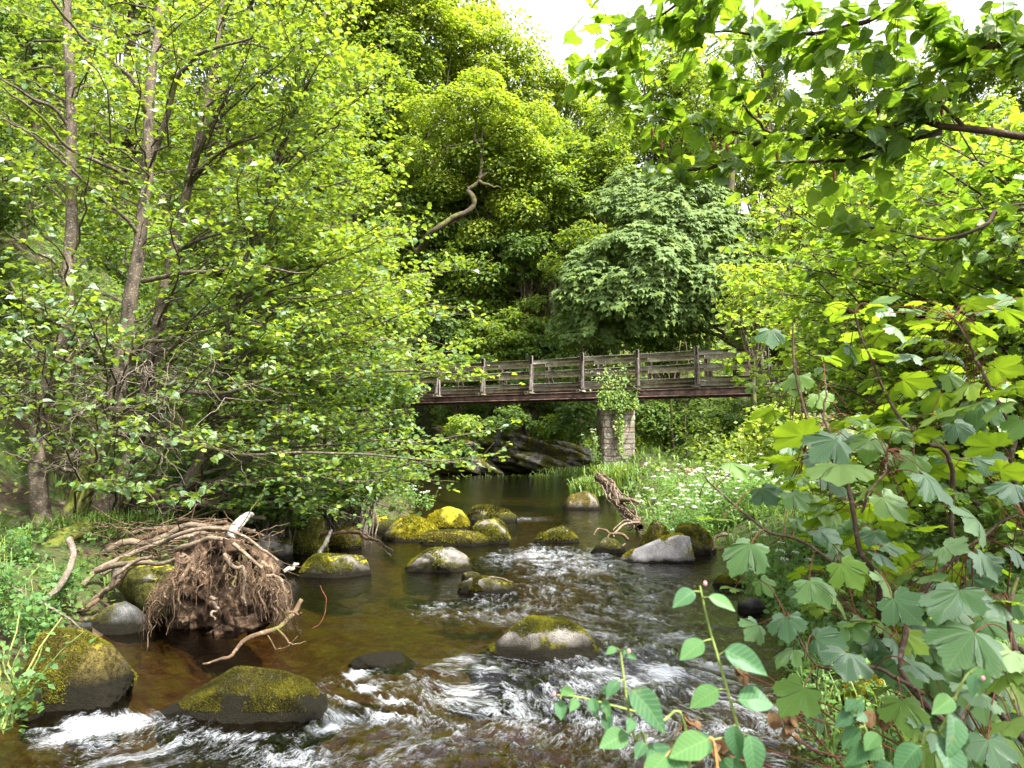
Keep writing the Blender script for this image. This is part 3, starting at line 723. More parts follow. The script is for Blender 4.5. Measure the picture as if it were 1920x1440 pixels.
for side, nn_ in (('n', 0.0), ('f', 1.35)):
    sg = -1 if side == 'n' else 1
    # I beam: flanges + web
    for (zc, hz, hn) in ((3.365, .014, .09), (3.575, .012, .09), (3.47, .095, .012)):
        mb = MB(); box(mb, bp((S0 + S1) / 2, nn_ + .02, zc), BE * (S1 - S0) / 2, BN * hn, BZ * hz); bpart('girder', mb, 'rust')
    for i in range(len(ks)):
        s = ks[i]
        mb = MB(); box(mb, bp(s, nn_ - sg * .0, 4.26), BE * .058, BN * .05, BZ * .675 , .5, .002, rg, .008); bpart('post', mb, 'post')
        # raking strut
        o0, o1 = bp(s + .17, nn_ + sg * .42, 3.66), bp(s + .05, nn_ + sg * .07, 4.62)
        ax = (o1 - o0) / 2; L = np.linalg.norm(ax); mb = MB()
        bb = np.cross(ax / L, BE); bb /= np.linalg.norm(bb); cc = np.cross(ax / L, bb)
        box(mb, (o0 + o1) / 2, ax, bb * .04, cc * .045, .5, .001, rg, .006); bpart('strut', mb, 'post')
        if side == 'n':
            mb = MB(); box(mb, bp(s + .03, .675, 3.61), BE * .07, BN * 1.16, BZ * .028, .5, .001, rg, .006); bpart('crossbeam', mb, 'timber')
        if i < len(ks) - 1:
            e = ks[i + 1]
            for nm, z0, z1, th in (('handrail', 4.64, 4.79, .035), ('midrail', 4.235, 4.375, .03), ('kerb_rail', 3.83, 3.935, .06), ('kerb_beam', 3.66, 3.80, .05)):
                dz = rg.normal(0, .007)
                mb = MB(); box(mb, bp((s + e) / 2, nn_ - sg * .09 if nm != 'handrail' else nn_ - sg * .088, (z0 + z1) / 2 + dz), BE * ((e - s) / 2 - .006 - (.02 if nm == 'kerb_beam' else 0)) + BZ * rg.normal(0, .006), BN * th, BZ * (z1 - z0) / 2, .5, .002, rg, .008)
                bpart(nm, mb, 'timber')
s = S0 + .1
base_pl = None
while s < S1:
    mb = MB(); box(mb, bp(s, .675, 3.662 - .02 + rg.normal(0, .003)) + BZ * 0.03, BE * .068, BN * .52, BZ * .02, .5, .001, rg); bpart('plank', mb, 'timber'); s += .148
    if s > S1: break

# masonry pier and the two abutments
t = NT('pier_stone'); oi = t.n('ShaderNodeObjectInfo').outputs['Random']; n2 = t.noise(14, 5, t.n('ShaderNodeNewGeometry').outputs['Position'], .65); n3 = t.noise(2.6, 3, t.n('ShaderNodeNewGeometry').outputs['Position'])
c = t.ramp(oi, [(0, rgb(.24, .20, .16)), (.5, rgb(.40, .36, .31)), (1, rgb(.34, .25, .20))])
c2 = t.mix(t.ramp(n2, [(.35, rgb(0, 0, 0)), (.6, rgb(1, 1, 1))]), rgb(.16, .14, .11), c)
c2 = t.mix(t.ramp(n3, [(.55, rgb(0, 0, 0)), (.68, rgb(.8, .8, .8))]), c2, rgb(.13, .14, .05))
M['stone'] = t.done(t.bsdf(c2, .9, .2, t.bump(n2, .9, .02)))
t = NT('mortar'); n2 = t.noise(20, 4, t.coord('Object')); M['mortar'] = t.done(t.bsdf(t.ramp(n2, [(.3, rgb(.14, .12, .10)), (.7, rgb(.28, .25, .21))]), .95, .1, t.bump(n2, .8, .02)))
def masonry(name, label, cat, c, ex, ey, hx, hy, z0, z1, seed, course=.21):
    rg = np.random.default_rng(seed); o = thing(name, label, cat, loc=(c[0], c[1], z0))
    inv = Matrix.Translation(-Vector((float(c[0]), float(c[1]), float(z0))))
    def add(nm, mb, m):
        q = mb.build(nm, M[m], smooth=False); q.parent = o; q.matrix_parent_inverse = inv
    mb = MB(); box(mb, [c[0], c[1], (z0 + z1) / 2], ex * (hx - .03), ey * (hy - .03), BZ * (z1 - z0) / 2); add('mortar_core', mb, 'mortar')
    z = z0
    while z < z1 - .05:
        h = min(rg.uniform(.75, 1.25) * course, z1 - z)
        for (a, b, ha, hb) in ((ex, -ey, hx, hy), (ey, ex, hy, hx), (ey, -ex, hy, hx)):
            s = -ha
            while s < ha - .03:
                w = min(rg.uniform(.2, .5), ha - s)
                if ha - s - w < .09: w = ha - s
                p = np.array([c[0], c[1], z + h / 2]) + a * (s + w / 2) + b * (hb - .045 + rg.uniform(-.004, .014))
                mb = MB(); box(mb, p, a * (w / 2 - .009), b * .05, BZ * (h / 2 - .008), .5, .004, rg, .014); add('stone', mb, 'stone')
                s += w
        z += h
PC = B0 + BE * 5.28 + BN * .68
masonry('bridge_pier', 'square rubble-stone pier holding up the footbridge, ivy on its top', 'pier', np.array([3.56, 25.0, 0]), np.array([1.0, -.06, 0]), np.array([.06, 1.0, 0]), .50, .6, .3, 3.33, 41)
masonry('bridge_abutment', 'stone abutment under the right end of the footbridge', 'abutment', B0 + BE * 11.6 + BN * .68, BE, BN, .6, .9, .4, 3.33, 42, .3)
masonry('bridge_abutment', 'stone abutment under the left end of the footbridge behind leaves', 'abutment', B0 + BE * -7.6 + BN * .68, BE, BN, .6, .9, .4, 3.33, 43, .3)
# ------------------------------------------------------------------ foliage kit
def fan_leaf(outline, rings=(0.5, 1.0), zf=None):
    """leaf that fans out from the stalk at the origin; outline (k,2) star-shaped about (0.04,0)"""
    o = np.asarray(outline, float); k = len(o); c = np.array([0.04, 0.0])
    V = [[0.04, 0, 0]]
    for r in rings:
        for q in c + (o - c) * r: V.append([q[0], q[1], 0])
    V = np.array(V)
    if zf: V[:, 2] = zf(V[:, 0], V[:, 1])
    f3 = np.array([[0, 1 + i, 2 + i] for i in range(k - 1)])
    f4 = []
    for j in range(len(rings) - 1):
        for i in range(k - 1): f4.append([1 + j * k + i, 1 + (j + 1) * k + i, 2 + (j + 1) * k + i, 2 + j * k + i])
    return V, [f3] + ([np.array(f4)] if f4 else [])
def T_rhomb():
    return np.array([[0, 0, 0], [.42, -.34, .10], [1, 0, -.05], [.48, .34, .10]]), [np.array([[0, 1, 2], [0, 2, 3]])]
def T_oval(w=.42, droop=-.08):
    x = [0, .22, .55, .85, 1.0]; V = [[a, 0, droop * a * a] for a in x]
    h = [(.12, .7), (.42, 1.0), (.78, .72)]
    for sgn in (-1, 1):
        for a, b in h: V.append([a, sgn * w * b, .10 * b + droop * a * a])
    f4 = [[0, 1, 5, 5][:3]]
    F3 = [[0, 5, 1], [3, 7, 4], [0, 1, 8], [3, 4, 10]]
    F4 = [[1, 5, 6, 2], [2, 6, 7, 3], [1, 2, 9, 8], [2, 3, 10, 9]]
    return np.array(V), [np.array(F3), np.array(F4)]
def half(pts):
    p = [(x, y) for x, y in pts]
    return p + [(x, -y) for x, y in p[::-1][1:]]
def T_maple(seed=0, droop=.25, fold=.10):
    rg = np.random.default_rng(seed)
    # right half from the notch by the stalk round to the tip, lobes with coarse teeth
    h = [(.02, .03), (-.10, .12), (-.20, .20), (-.17, .29), (-.25, .40), (-.14, .43), (-.08, .52), (.03, .50), (.10, .47), (.13, .54), (.24, .62), (.30, .74), (.40, .67), (.53, .70), (.55, .61), (.66, .54), (.62, .47), (.65, .41), (.58, .35), (.60, .31), (.68, .31), (.74, .36), (.82, .29), (.91, .26), (.92, .16), (1.02, .09), (1.08, .0)]
    o = half(h); o = np.array(o) + rg.normal(0, .010, (len(o), 2))
    def z(x, y):
        an = np.arctan2(y, x); r = np.hypot(x, y)
        return -droop * r ** 2 * (.6 + .4 * np.abs(np.sin(an))) + fold * r * (np.abs(((an / .72 + .5) % 1) - .5) * 1.6 - .2) + .03 * np.sin(x * 7 + seed)
    return fan_leaf(o, (0.33, .68, 1.0), z)
def T_lobed():
    h = [(.0, .05), (-.15, .38), (.14, .34), (.42, .62), (.48, .26), (.85, .18), (1.05, 0)]
    return fan_leaf(half(h), (1.0,), lambda x, y: -.22 * (x * x + y * y) + .05 * np.abs(y))
def T_hazel(seed=0, droop=.2):
    rg = np.random.default_rng(seed)
    a = np.linspace(0, 1, 15); pts = []
    for k, q in enumerate(a):
        x = -.06 + 1.0 * q if q > 0 else 0
        w = .44 * (np.sin(np.pi * min(q * .95 + .10, 1)) ** .55) * (1.08 - .28 * q)
        if k % 2: w *= .94; 
        pts.append((x - .02 * (k % 2), max(w, .03)))
    pts[-1] = (.93, .06); pts.append((1.06, 0))
    o = np.array(half(pts)) + rg.normal(0, .008, (len(pts) * 2 - 1, 2))
    return fan_leaf(o, (.5, 1.0), lambda x, y: -droop * x * x + .22 * np.abs(y) - .15 * y * y + .02 * np.sin(x * 25))
def T_round(seed=0):
    a = np.linspace(.0, np.pi, 7); pts = [(.5 - .5 * math.cos(q), .46 * math.sin(q)) for q in a]; pts[0] = (0, .02); pts[-1] = (.97, 0)
    return fan_leaf(half(pts), (1.0,), lambda x, y: -.10 * x * x + .25 * np.abs(y))
def T_ovate(seed=0, droop=.25):
    a = np.linspace(0, 1, 11); pts = [(q, .33 * math.sin(math.pi * q ** .8) ** .8 + .004) for q in a]; pts[-1] = (1.03, 0)
    return fan_leaf(half(pts), (.5, 1.0), lambda x, y: -droop * x * x + .30 * np.abs(y) + .02 * np.sin(x * 9 + seed))

def unit(a): return a / (np.linalg.norm(a, axis=-1, keepdims=True) + 1e-9)
def put(mb, T, p, N, Fw, S, tint):
    """leaf template T at points p; N normals, Fw forward directions, S sizes"""
    V, F = T; m, k = len(p), len(V)
    if m == 0: return
    N = unit(N); Fw = unit(Fw - N * (Fw * N).sum(1, keepdims=True)); Sd = np.cross(N, Fw)
    S = np.broadcast_to(S, (m,))
    W_ = p[:, None] + (Fw[:, None] * V[None, :, :1] + Sd[:, None] * V[None, :, 1:2] + N[:, None] * V[None, :, 2:]) * S[:, None, None]
    fs = [(np.arange(m)[:, None, None] * k + f[None]).reshape(-1, f.shape[1]) for f in F]
    uv = np.broadcast_to(V[None], (m, k, 3)).reshape(-1, 3)
    mb.add(W_.reshape(-1, 3), fs, np.repeat(np.broadcast_to(tint, (m,)), k), uv)
def leaf_mesh(name, T, mat, tint=0.0):
    V, F = T; mb = MB(); mb.add(V, F, tint, V); me = mb.mesh(name); me.materials.append(mat); return me
def leaf_obj(me, parent, p, N, Fw, S, name='leaf'):
    N = N / np.linalg.norm(N); Fw = Fw - N * (Fw @ N); Fw /= np.linalg.norm(Fw); Sd = np.cross(N, Fw)
    o = bpy.data.objects.new(name, me); C.objects.link(o); o.parent = parent
    if parent.type == 'EMPTY': o.matrix_parent_inverse = Matrix.Translation(-parent.location)
    o.matrix_basis = Matrix(((Fw[0] * S, Sd[0] * S, N[0] * S, p[0]), (Fw[1] * S, Sd[1] * S, N[1] * S, p[1]), (Fw[2] * S, Sd[2] * S, N[2] * S, p[2]), (0, 0, 0, 1)))
    return o
def place_leaves(root, p, N, Fw, S, tint, tmpls, me_list, mat, nobj, rng, stuff='foliage', lowt=None):
    """the nobj leaves that show largest become parts, the rest one stuff part"""
    X, Y, D = to_px(p); px = S * FPX / np.maximum(D, .1)
    vis = (X > -10) & (X < 1930) & (Y > -10) & (Y < 1450) & (D > .1)
    nobj = min(nobj, len(p))
    order = np.argsort(-(px * vis * rng.uniform(.75, 1.0, len(p))))
    big, rest = order[:nobj], order[nobj:]
    big = [i for i in big if px[i] > 9]
    rest = np.setdiff1d(np.arange(len(p)), big)
    for i in big: leaf_obj(me_list[rng.integers(len(me_list))], root, p[i], N[i], Fw[i], S[i])
    if len(rest):
        mb = MB(); g = rng.integers(len(tmpls), size=len(rest))
        for k, T in enumerate(tmpls):
            s = rest[g == k]; put(mb, T, p[s], N[s], Fw[s], S[s], tint[s])
        mb.build(stuff, mat, root, kind='stuff')

def grow(root, trunk, trad, targets, rng, leaf=.07, twig_per_m=7, leaves_per_twig=9, bare=0.0, rise=.25, twl=(.25, .7), t0=.3, brad=.010, nobj=300, tm=None, mel=None, mat=None, bmat='alder_bark', tmat='twig', tilt=.5, droop=0.0, tintb=0.0, zdrop=.35, wob=.05, stuff='foliage'):
    """limbs from a trunk polyline to target points, side twigs, leaves"""
    B, BR, TW, TR, LP, LF, LN = [], [], [], [], [], [], []
    for tg in targets:
        hd = np.hypot(trunk[:, 0] - tg[0], trunk[:, 1] - tg[1])
        i = np.argmin(np.abs(trunk[:, 2] - (tg[2] - zdrop * hd)) + rng.uniform(0, .25, len(trunk)))
        a = trunk[i]; L = np.linalg.norm(tg - a)
        if L < .3: continue
        s = np.linspace(0, 1, 10)[:, None]
        ln = a + (tg - a) * s + np.array([0, 0, 1.0]) * (rise * L * np.sin(np.pi * s) * .5 - droop * L * s ** 3)
        ln = wobble(ln, wob * L, 3, rng)
        r0 = min(brad * (0.6 + .42 * L), trad[i] * .6)
        B.append(ln); BR.append(r0 * (1 - .82 * s[:, 0]))
        n = max(2, int(L * twig_per_m * rng.uniform(.7, 1.3)))
        tt = np.sort(rng.uniform(t0, 1.0, n)) ** .85; tt[-1] = 1.0
        fi = tt * 9; ii = np.minimum(fi.astype(int), 8); fr = (fi - ii)[:, None]
        p0 = ln[ii] * (1 - fr) + ln[ii + 1] * fr
        T = unit(ln[ii + 1] - ln[ii]); side = unit(np.cross(T, [0, 0, 1.0])) * rng.choice([-1, 1], (n, 1))
        dr = unit(T * rng.uniform(.3, 1.0, (n, 1)) + side * rng.uniform(.3, 1.0, (n, 1)) + np.array([0, 0, 1.0]) * rng.normal(.05, .28, (n, 1)))
        l = rng.uniform(*twl, n) * (1.15 - .5 * tt)
        q = np.linspace(0, 1, 4)[None, :, None]
        tw = p0[:, None] + dr[:, None] * l[:, None, None] * q + rng.normal(0, .05, (n, 1, 3)) * q ** 2 * l[:, None, None] * 2 + np.array([0, 0, 1.0]) * (.06 * q ** 2 * l[:, None, None])
        TW.append(tw); TR.append(np.linspace(1, .45, 4)[None] * np.full((n, 1), max(.0016, leaf * .028)))
        keep = rng.uniform(0, 1, n) >= bare
        for j in np.where(keep)[0]:
            m = max(2, int(leaves_per_twig * l[j] / .5 * rng.uniform(.7, 1.3)))
            u = np.clip(rng.uniform(.1, 1.02, m), 0, 1); u[0] = 1
            f_ = u * 3; k_ = np.minimum(f_.astype(int), 2); w_ = (f_ - k_)[:, None]
            pp = tw[j][k_] * (1 - w_) + tw[j][k_ + 1] * w_
            td = unit(tw[j][k_ + 1] - tw[j][k_]); sd = unit(np.cross(td, [0, 0, 1.0])) * rng.choice([-1, 1], (m, 1))
            fw = unit(td * rng.uniform(.2, 1, (m, 1)) + sd * rng.uniform(.4, 1.0, (m, 1)) + rng.normal(0, .25, (m, 3)) - np.array([0, 0, .15]))
            LP.append(pp + fw * leaf * .15); LF.append(fw); LN.append(np.array([0, 0, 1.0]) + rng.normal(0, tilt, (m, 3)))
    mb = MB()
    if B: tubes(mb, np.array(B), np.array(BR), 5)
    mb.build('branches', M[bmat], root, kind='stuff')
    mb = MB()
    if TW: tubes(mb, np.concatenate(TW), np.concatenate(TR), 3)
    mb.build('twigs', M[tmat], root, kind='stuff')
    if LP:
        LP, LF, LN = np.concatenate(LP), np.concatenate(LF), np.concatenate(LN)
        S = leaf * rng.uniform(.6, 1.2, len(LP))
        tint = np.clip(rng.beta(2, 2.4, len(LP)) + .22 * noise(LP[:, 0] * .8, LP[:, 1] * .8, LP[:, 2] * .8, 4) + tintb, 0.02, .98)
        place_leaves(root, LP, LN, LF, S, tint, tm, mel, mat, nobj, rng, stuff)
def trunk_part(root, pts, rad, mat, sides=12, n=40, name='trunk', rng=None, wob=.03, flare=1.0):
    ln = smooth_line(np.column_stack([pts, rad]), n); P3, R = ln[:, :3], ln[:, 3]
    if rng is not None: P3 = wobble(P3, wob, 6, rng)
    R = R.copy(); R[:4] *= np.linspace(flare, 1, 4)
    mb = MB(); tubes(mb, P3, R, sides)
    if mb.v:
        v = mb.v[0]; nn = fbm(v[:, 0] * 9, v[:, 1] * 9, v[:, 2] * 3, 3, 3)
        cen = np.repeat(P3, sides, 0); mb.v[0] = (cen + (v - cen) * (1 + .10 * nn)[:, None]).astype(np.float32)
    mb.build(name, M[mat], root)
    return P3, R
def T_hex(w=.44, fold=.12, droop=.10):
    V = np.array([[0, 0, 0], [.26, w * .86, fold], [.74, w, fold - droop * .5], [1.0, 0, -droop], [.74, -w, fold - droop * .5], [.26, -w * .86, fold]], float)
    return V, [np.array([[0, 3, 2, 1], [0, 5, 4, 3]])]
def T_star():
    h = [(-.15, .38), (.14, .30), (.42, .60), (.48, .22), (1.05, 0)]
    return fan_leaf(half([(0, .03)] + h[0:1] + h[1:])[:], (1.0,), lambda x, y: -.22 * (x * x + y * y))
RH, OV, RD, LB = T_rhomb(), T_oval(), T_hex(), T_star()

def bg_tree(label, px, py, rx, ry, d, mat='hill_leaf', seed=0, leafpx=6.0, dens=1.0, trunk=True, free=False, T=None, cat='tree', name='tree', group=None, clumps=None, depthk=.8, bark='oak_bark', tint=0.0, flat=.6, tip=None, hollow=.45, trunkpx=None, trunkr=None):
    """a tree or bush at its real distance: trunk, limbs to every clump, leaf clumps with gaps"""
    rng = np.random.default_rng(seed + 500)
    for _ in range(40):
        bx = P(px if trunkpx is None else trunkpx, py, d)[0]
        if free or river_sd(np.array([bx]), np.array([d]))[0] > .6: break
        d += 1.0
    c = P(px, py, d); k = d / FPX
    R3 = np.array([rx * k, max(rx, ry * .7) * k * depthk, ry * k])
    bx = c[0] if trunkpx is None else P(trunkpx, py, d)[0]
    gz = float(ground_z(np.array([bx]), np.array([d]))[0])
    gz = min(gz, c[2] - R3[2] * .6)
    root = thing(name, label, cat, group, loc=(bx, d, gz))
    nc = clumps or int(26 + rx * ry / 260)
    dirs = unit(rng.normal(0, 1, (nc, 3)) + [0, -.45, 0]); rr = rng.uniform(hollow, .98, (nc, 1)) ** .8
    cc = c + dirs * rr * R3 * np.array([1, 1, 1])
    cr = R3.mean() * rng.uniform(.20, .42, nc) * (26 / nc) ** .25
    # trunk and limbs
    if trunk:
        tr = trunkr or max(.07, R3.mean() * .055)
        top = c + np.array([rng.normal(0, .1) * R3[0], 0, R3[2] * .35])
        pts = np.array([[bx, d, gz - .3], [bx + (c[0] - bx) * .2 + rng.normal(0, .08) * R3[0], d, gz + (c[2] - gz) * .5], c + [0, 0, -R3[2] * .2], top])
        tp, trd = trunk_part(root, pts, [tr * 1.2, tr, tr * .75, tr * .3], bark, 7, 16, rng=rng, wob=R3[0] * .06)
        B, BR = [], []
        for j in range(min(nc, 46)):
            i = min(len(tp) - 1, rng.integers(5, 14)); s = np.linspace(0, 1, 8)[:, None]
            ln = tp[i] + (cc[j] - tp[i]) * s; ln[:, 2] += np.sin(np.pi * s[:, 0]) * .1 * R3[2]
            B.append(wobble(ln, R3[0] * .09, 3, rng)); BR.append(tr * .42 * (1 - .85 * s[:, 0]))
        mb = MB(); tubes(mb, np.array(B), np.array(BR), 3); mb.build('limbs', M[bark], root, kind='stuff')
    lw = leafpx * k
    n = int(dens * 4.4 * np.pi * rx * ry / (leafpx ** 2 * .5))
    w = cr ** 2; g = rng.choice(nc, n, p=w / w.sum())
    dv = unit(rng.normal(0, 1, (n, 3)) + np.array([0, -.25, .35]))
    r = rng.uniform(.25, 1.0, n) ** .45
    p = cc[g] + dv * (cr[g] * r)[:, None] * np.array([1.25, 1.25, flat])
    N = unit(dv * .55 + np.array([0, -.12, .9]) + rng.normal(0, .45, (n, 3)))
    Fw = dv + rng.normal(0, .6, (n, 3)) - np.array([0, 0, .3])
    S = lw * rng.uniform(.7, 1.45, n)
    cl = rng.normal(0, .13, nc)
    ti = np.clip(.45 + tint + cl[g] + rng.normal(0, .16, n), .02, .98)
    mb = MB(); put(mb, T or RH, p, N, Fw, S, ti)
    mb.build('crown', M[mat], root, kind='stuff')
    return root, c, R3
# ------------------------------------------------------------------ woodland on the far slope
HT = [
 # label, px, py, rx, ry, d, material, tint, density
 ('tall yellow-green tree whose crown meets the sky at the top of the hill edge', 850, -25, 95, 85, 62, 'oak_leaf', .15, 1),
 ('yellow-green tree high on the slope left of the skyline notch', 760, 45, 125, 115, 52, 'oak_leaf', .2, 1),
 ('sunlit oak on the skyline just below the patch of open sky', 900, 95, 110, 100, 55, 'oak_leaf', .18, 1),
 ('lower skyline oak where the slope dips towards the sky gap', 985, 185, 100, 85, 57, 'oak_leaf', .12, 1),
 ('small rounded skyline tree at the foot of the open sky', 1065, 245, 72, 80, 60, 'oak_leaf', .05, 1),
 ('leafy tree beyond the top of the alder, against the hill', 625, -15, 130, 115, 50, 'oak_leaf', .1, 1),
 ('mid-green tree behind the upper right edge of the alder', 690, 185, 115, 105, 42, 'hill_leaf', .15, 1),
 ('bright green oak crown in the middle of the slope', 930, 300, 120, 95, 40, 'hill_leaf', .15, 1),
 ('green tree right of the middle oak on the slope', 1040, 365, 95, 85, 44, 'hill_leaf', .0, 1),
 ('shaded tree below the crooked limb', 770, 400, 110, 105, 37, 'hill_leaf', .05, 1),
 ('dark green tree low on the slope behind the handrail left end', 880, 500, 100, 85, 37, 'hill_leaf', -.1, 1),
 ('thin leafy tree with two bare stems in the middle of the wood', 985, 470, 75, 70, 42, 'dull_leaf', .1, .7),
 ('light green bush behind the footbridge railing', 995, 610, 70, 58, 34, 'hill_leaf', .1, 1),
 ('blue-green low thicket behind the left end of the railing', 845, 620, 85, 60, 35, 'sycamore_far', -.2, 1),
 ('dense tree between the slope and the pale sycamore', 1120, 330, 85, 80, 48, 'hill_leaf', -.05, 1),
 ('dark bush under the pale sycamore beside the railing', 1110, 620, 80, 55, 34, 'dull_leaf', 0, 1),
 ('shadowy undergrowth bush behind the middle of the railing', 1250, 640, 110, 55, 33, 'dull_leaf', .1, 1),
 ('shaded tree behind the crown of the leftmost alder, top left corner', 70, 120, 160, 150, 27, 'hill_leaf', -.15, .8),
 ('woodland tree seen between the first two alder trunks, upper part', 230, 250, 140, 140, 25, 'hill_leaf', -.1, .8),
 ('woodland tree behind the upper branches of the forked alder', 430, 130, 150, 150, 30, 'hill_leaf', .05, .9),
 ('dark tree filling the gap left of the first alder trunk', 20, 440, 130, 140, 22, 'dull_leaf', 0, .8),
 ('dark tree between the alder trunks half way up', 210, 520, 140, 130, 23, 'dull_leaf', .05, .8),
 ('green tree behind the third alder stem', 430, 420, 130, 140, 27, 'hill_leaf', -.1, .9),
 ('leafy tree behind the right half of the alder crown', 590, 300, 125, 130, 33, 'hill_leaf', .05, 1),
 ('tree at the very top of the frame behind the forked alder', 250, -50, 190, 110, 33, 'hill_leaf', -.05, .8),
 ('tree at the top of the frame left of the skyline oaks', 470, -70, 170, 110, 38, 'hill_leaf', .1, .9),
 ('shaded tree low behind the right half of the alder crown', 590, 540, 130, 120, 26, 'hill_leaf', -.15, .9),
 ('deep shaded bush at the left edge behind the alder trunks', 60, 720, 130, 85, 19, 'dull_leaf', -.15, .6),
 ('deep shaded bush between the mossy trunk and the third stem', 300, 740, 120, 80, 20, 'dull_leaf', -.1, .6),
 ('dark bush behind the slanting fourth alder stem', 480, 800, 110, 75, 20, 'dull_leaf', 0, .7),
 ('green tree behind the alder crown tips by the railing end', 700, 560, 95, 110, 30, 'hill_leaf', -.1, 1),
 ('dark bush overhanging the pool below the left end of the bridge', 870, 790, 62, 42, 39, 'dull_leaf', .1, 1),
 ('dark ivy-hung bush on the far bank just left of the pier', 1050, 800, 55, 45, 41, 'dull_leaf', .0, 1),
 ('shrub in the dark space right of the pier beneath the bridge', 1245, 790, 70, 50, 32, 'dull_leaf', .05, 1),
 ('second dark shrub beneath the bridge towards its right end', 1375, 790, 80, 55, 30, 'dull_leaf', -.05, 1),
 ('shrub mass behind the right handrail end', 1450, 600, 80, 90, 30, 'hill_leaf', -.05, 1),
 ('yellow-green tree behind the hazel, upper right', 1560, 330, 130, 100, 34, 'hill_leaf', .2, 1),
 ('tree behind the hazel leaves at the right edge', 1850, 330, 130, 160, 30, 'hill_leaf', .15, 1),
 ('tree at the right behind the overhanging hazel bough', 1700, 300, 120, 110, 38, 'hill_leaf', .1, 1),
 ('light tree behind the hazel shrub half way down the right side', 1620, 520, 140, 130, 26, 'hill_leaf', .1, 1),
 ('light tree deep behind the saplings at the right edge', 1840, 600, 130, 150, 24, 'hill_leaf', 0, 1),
]
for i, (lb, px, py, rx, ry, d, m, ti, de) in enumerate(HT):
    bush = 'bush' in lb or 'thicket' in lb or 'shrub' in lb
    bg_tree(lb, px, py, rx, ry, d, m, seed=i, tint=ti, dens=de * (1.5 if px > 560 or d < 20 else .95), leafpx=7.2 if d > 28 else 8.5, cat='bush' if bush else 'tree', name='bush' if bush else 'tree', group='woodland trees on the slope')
for i, (px, py, rx, ry) in enumerate([(60, 20, 150, 90), (330, -10, 150, 90), (560, 60, 120, 90), (700, 90, 110, 80), (660, 300, 110, 90), (800, 180, 100, 90), (880, 400, 95, 80), (1000, 290, 85, 80), (1080, 430, 75, 80), (950, 560, 80, 60), (760, 500, 90, 80), (180, 380, 150, 110), (500, 560, 120, 100), (1150, 440, 80, 80), (420, 280, 130, 110), (1060, 570, 70, 60)]):
    lb = ['pale crown deep in the wood, seen through the alder at far left', 'pale crown deep in the wood behind the second alder top', 'background crown touching the third alder top', 'yellowish background crown beside the alder top', 'background crown half way up beside the alder edge', 'background crown left above the crooked oak', 'background crown under the crooked limb', 'background crown right of the crooked oak', 'background crown above the left side of the sycamore', 'background crown over the middle of the railing', 'background crown beneath the start of the crooked limb', 'background crown behind the second trunk, mid height', 'background crown low behind the fourth alder', 'background crown directly behind the sycamore top', 'background crown behind the third stem, upper half', 'background crown low beside the sycamore left edge'][i]
    bg_tree(lb, px, py, rx, ry, 58 if py < 350 else 52, 'oak_leaf' if i in (2, 3, 5, 7) else 'hill_leaf', seed=200 + i, tint=.08, dens=1.2, leafpx=7.2, group='woodland trees on the slope')
for i, (px, py, rx, ry, d, ti, lb) in enumerate([(-10, 330, 110, 150, 15, 0, 'near dark bush on the left slope beyond the left edge, upper'), (10, 590, 110, 120, 15.5, -.1, 'near dark bush on the left slope beside the first alder trunk'), (150, 640, 90, 110, 17, -.1, 'dark bush between the first and second alder trunks'), (40, 830, 110, 70, 15.5, -.2, 'deep shaded low bush behind the foot of the first alder'), (340, 600, 90, 120, 17.5, 0, 'dark bush right of the third alder stem'), (60, 60, 130, 120, 17, .05, 'leafy bush high on the left slope in the corner of the frame')]):
    bg_tree(lb, px, py, rx, ry, d, 'dull_leaf', seed=300 + i, tint=ti, dens=.8, leafpx=9.5, cat='bush', name='bush', group='bushes on the left slope')
for i, (px, py, rx, ry, d, lb) in enumerate([(1600, 160, 100, 75, 40, 'leafy crown behind the upper hazel spray, right of the thin tree top'), (1760, 150, 100, 80, 38, 'leafy crown behind the thick end of the hazel bough'), (1890, 130, 95, 90, 36, 'leafy crown in the upper right corner against the sky'), (735, 130, 95, 85, 51, 'full crown beside the alder top, below the high yellow-green trees'), (700, 290, 95, 85, 50, 'full crown by the alder edge, left of the crooked limb'), (830, 460, 90, 70, 50, 'full crown under the foot of the crooked limb'), (930, 400, 85, 65, 51, 'full crown right of the bend in the crooked limb'), (1010, 500, 75, 65, 50, 'full crown above the mossy fallen limb'), (760, 560, 85, 65, 49, 'full crown above the left end of the handrail'), (1050, 300, 80, 70, 54, 'full crown under the lowest skyline tree'), (860, 590, 75, 50, 49, 'full low crown behind the first handrail post'), (1150, 240, 70, 70, 54, 'hazy crown left of the airy tree, just under the open sky'), (1225, 300, 90, 65, 50, 'mid-green crown behind the airy tree trunk, above the sycamore'), (1320, 260, 95, 75, 47, 'green crown behind the loose branched tree'), (1420, 225, 95, 80, 45, 'green crown behind the thin tree top'), (1520, 250, 90, 70, 46, 'green crown behind the end fork of the hazel bough'), (1440, 330, 90, 75, 40, 'dark green crown right of the sycamore top'), (1300, 340, 80, 50, 39, 'shaded crown touching the sycamore top'), (1080, 480, 60, 70, 41, 'mid-green crown overlapping the left edge of the sycamore'), (1460, 500, 60, 70, 36, 'mid-green crown overlapping the right edge of the sycamore')]):
    bg_tree(lb, px, py, rx, ry, d, 'hill_leaf', seed=370 + i, tint=.0, dens=1.3, leafpx=7.2, group='woodland trees on the slope')
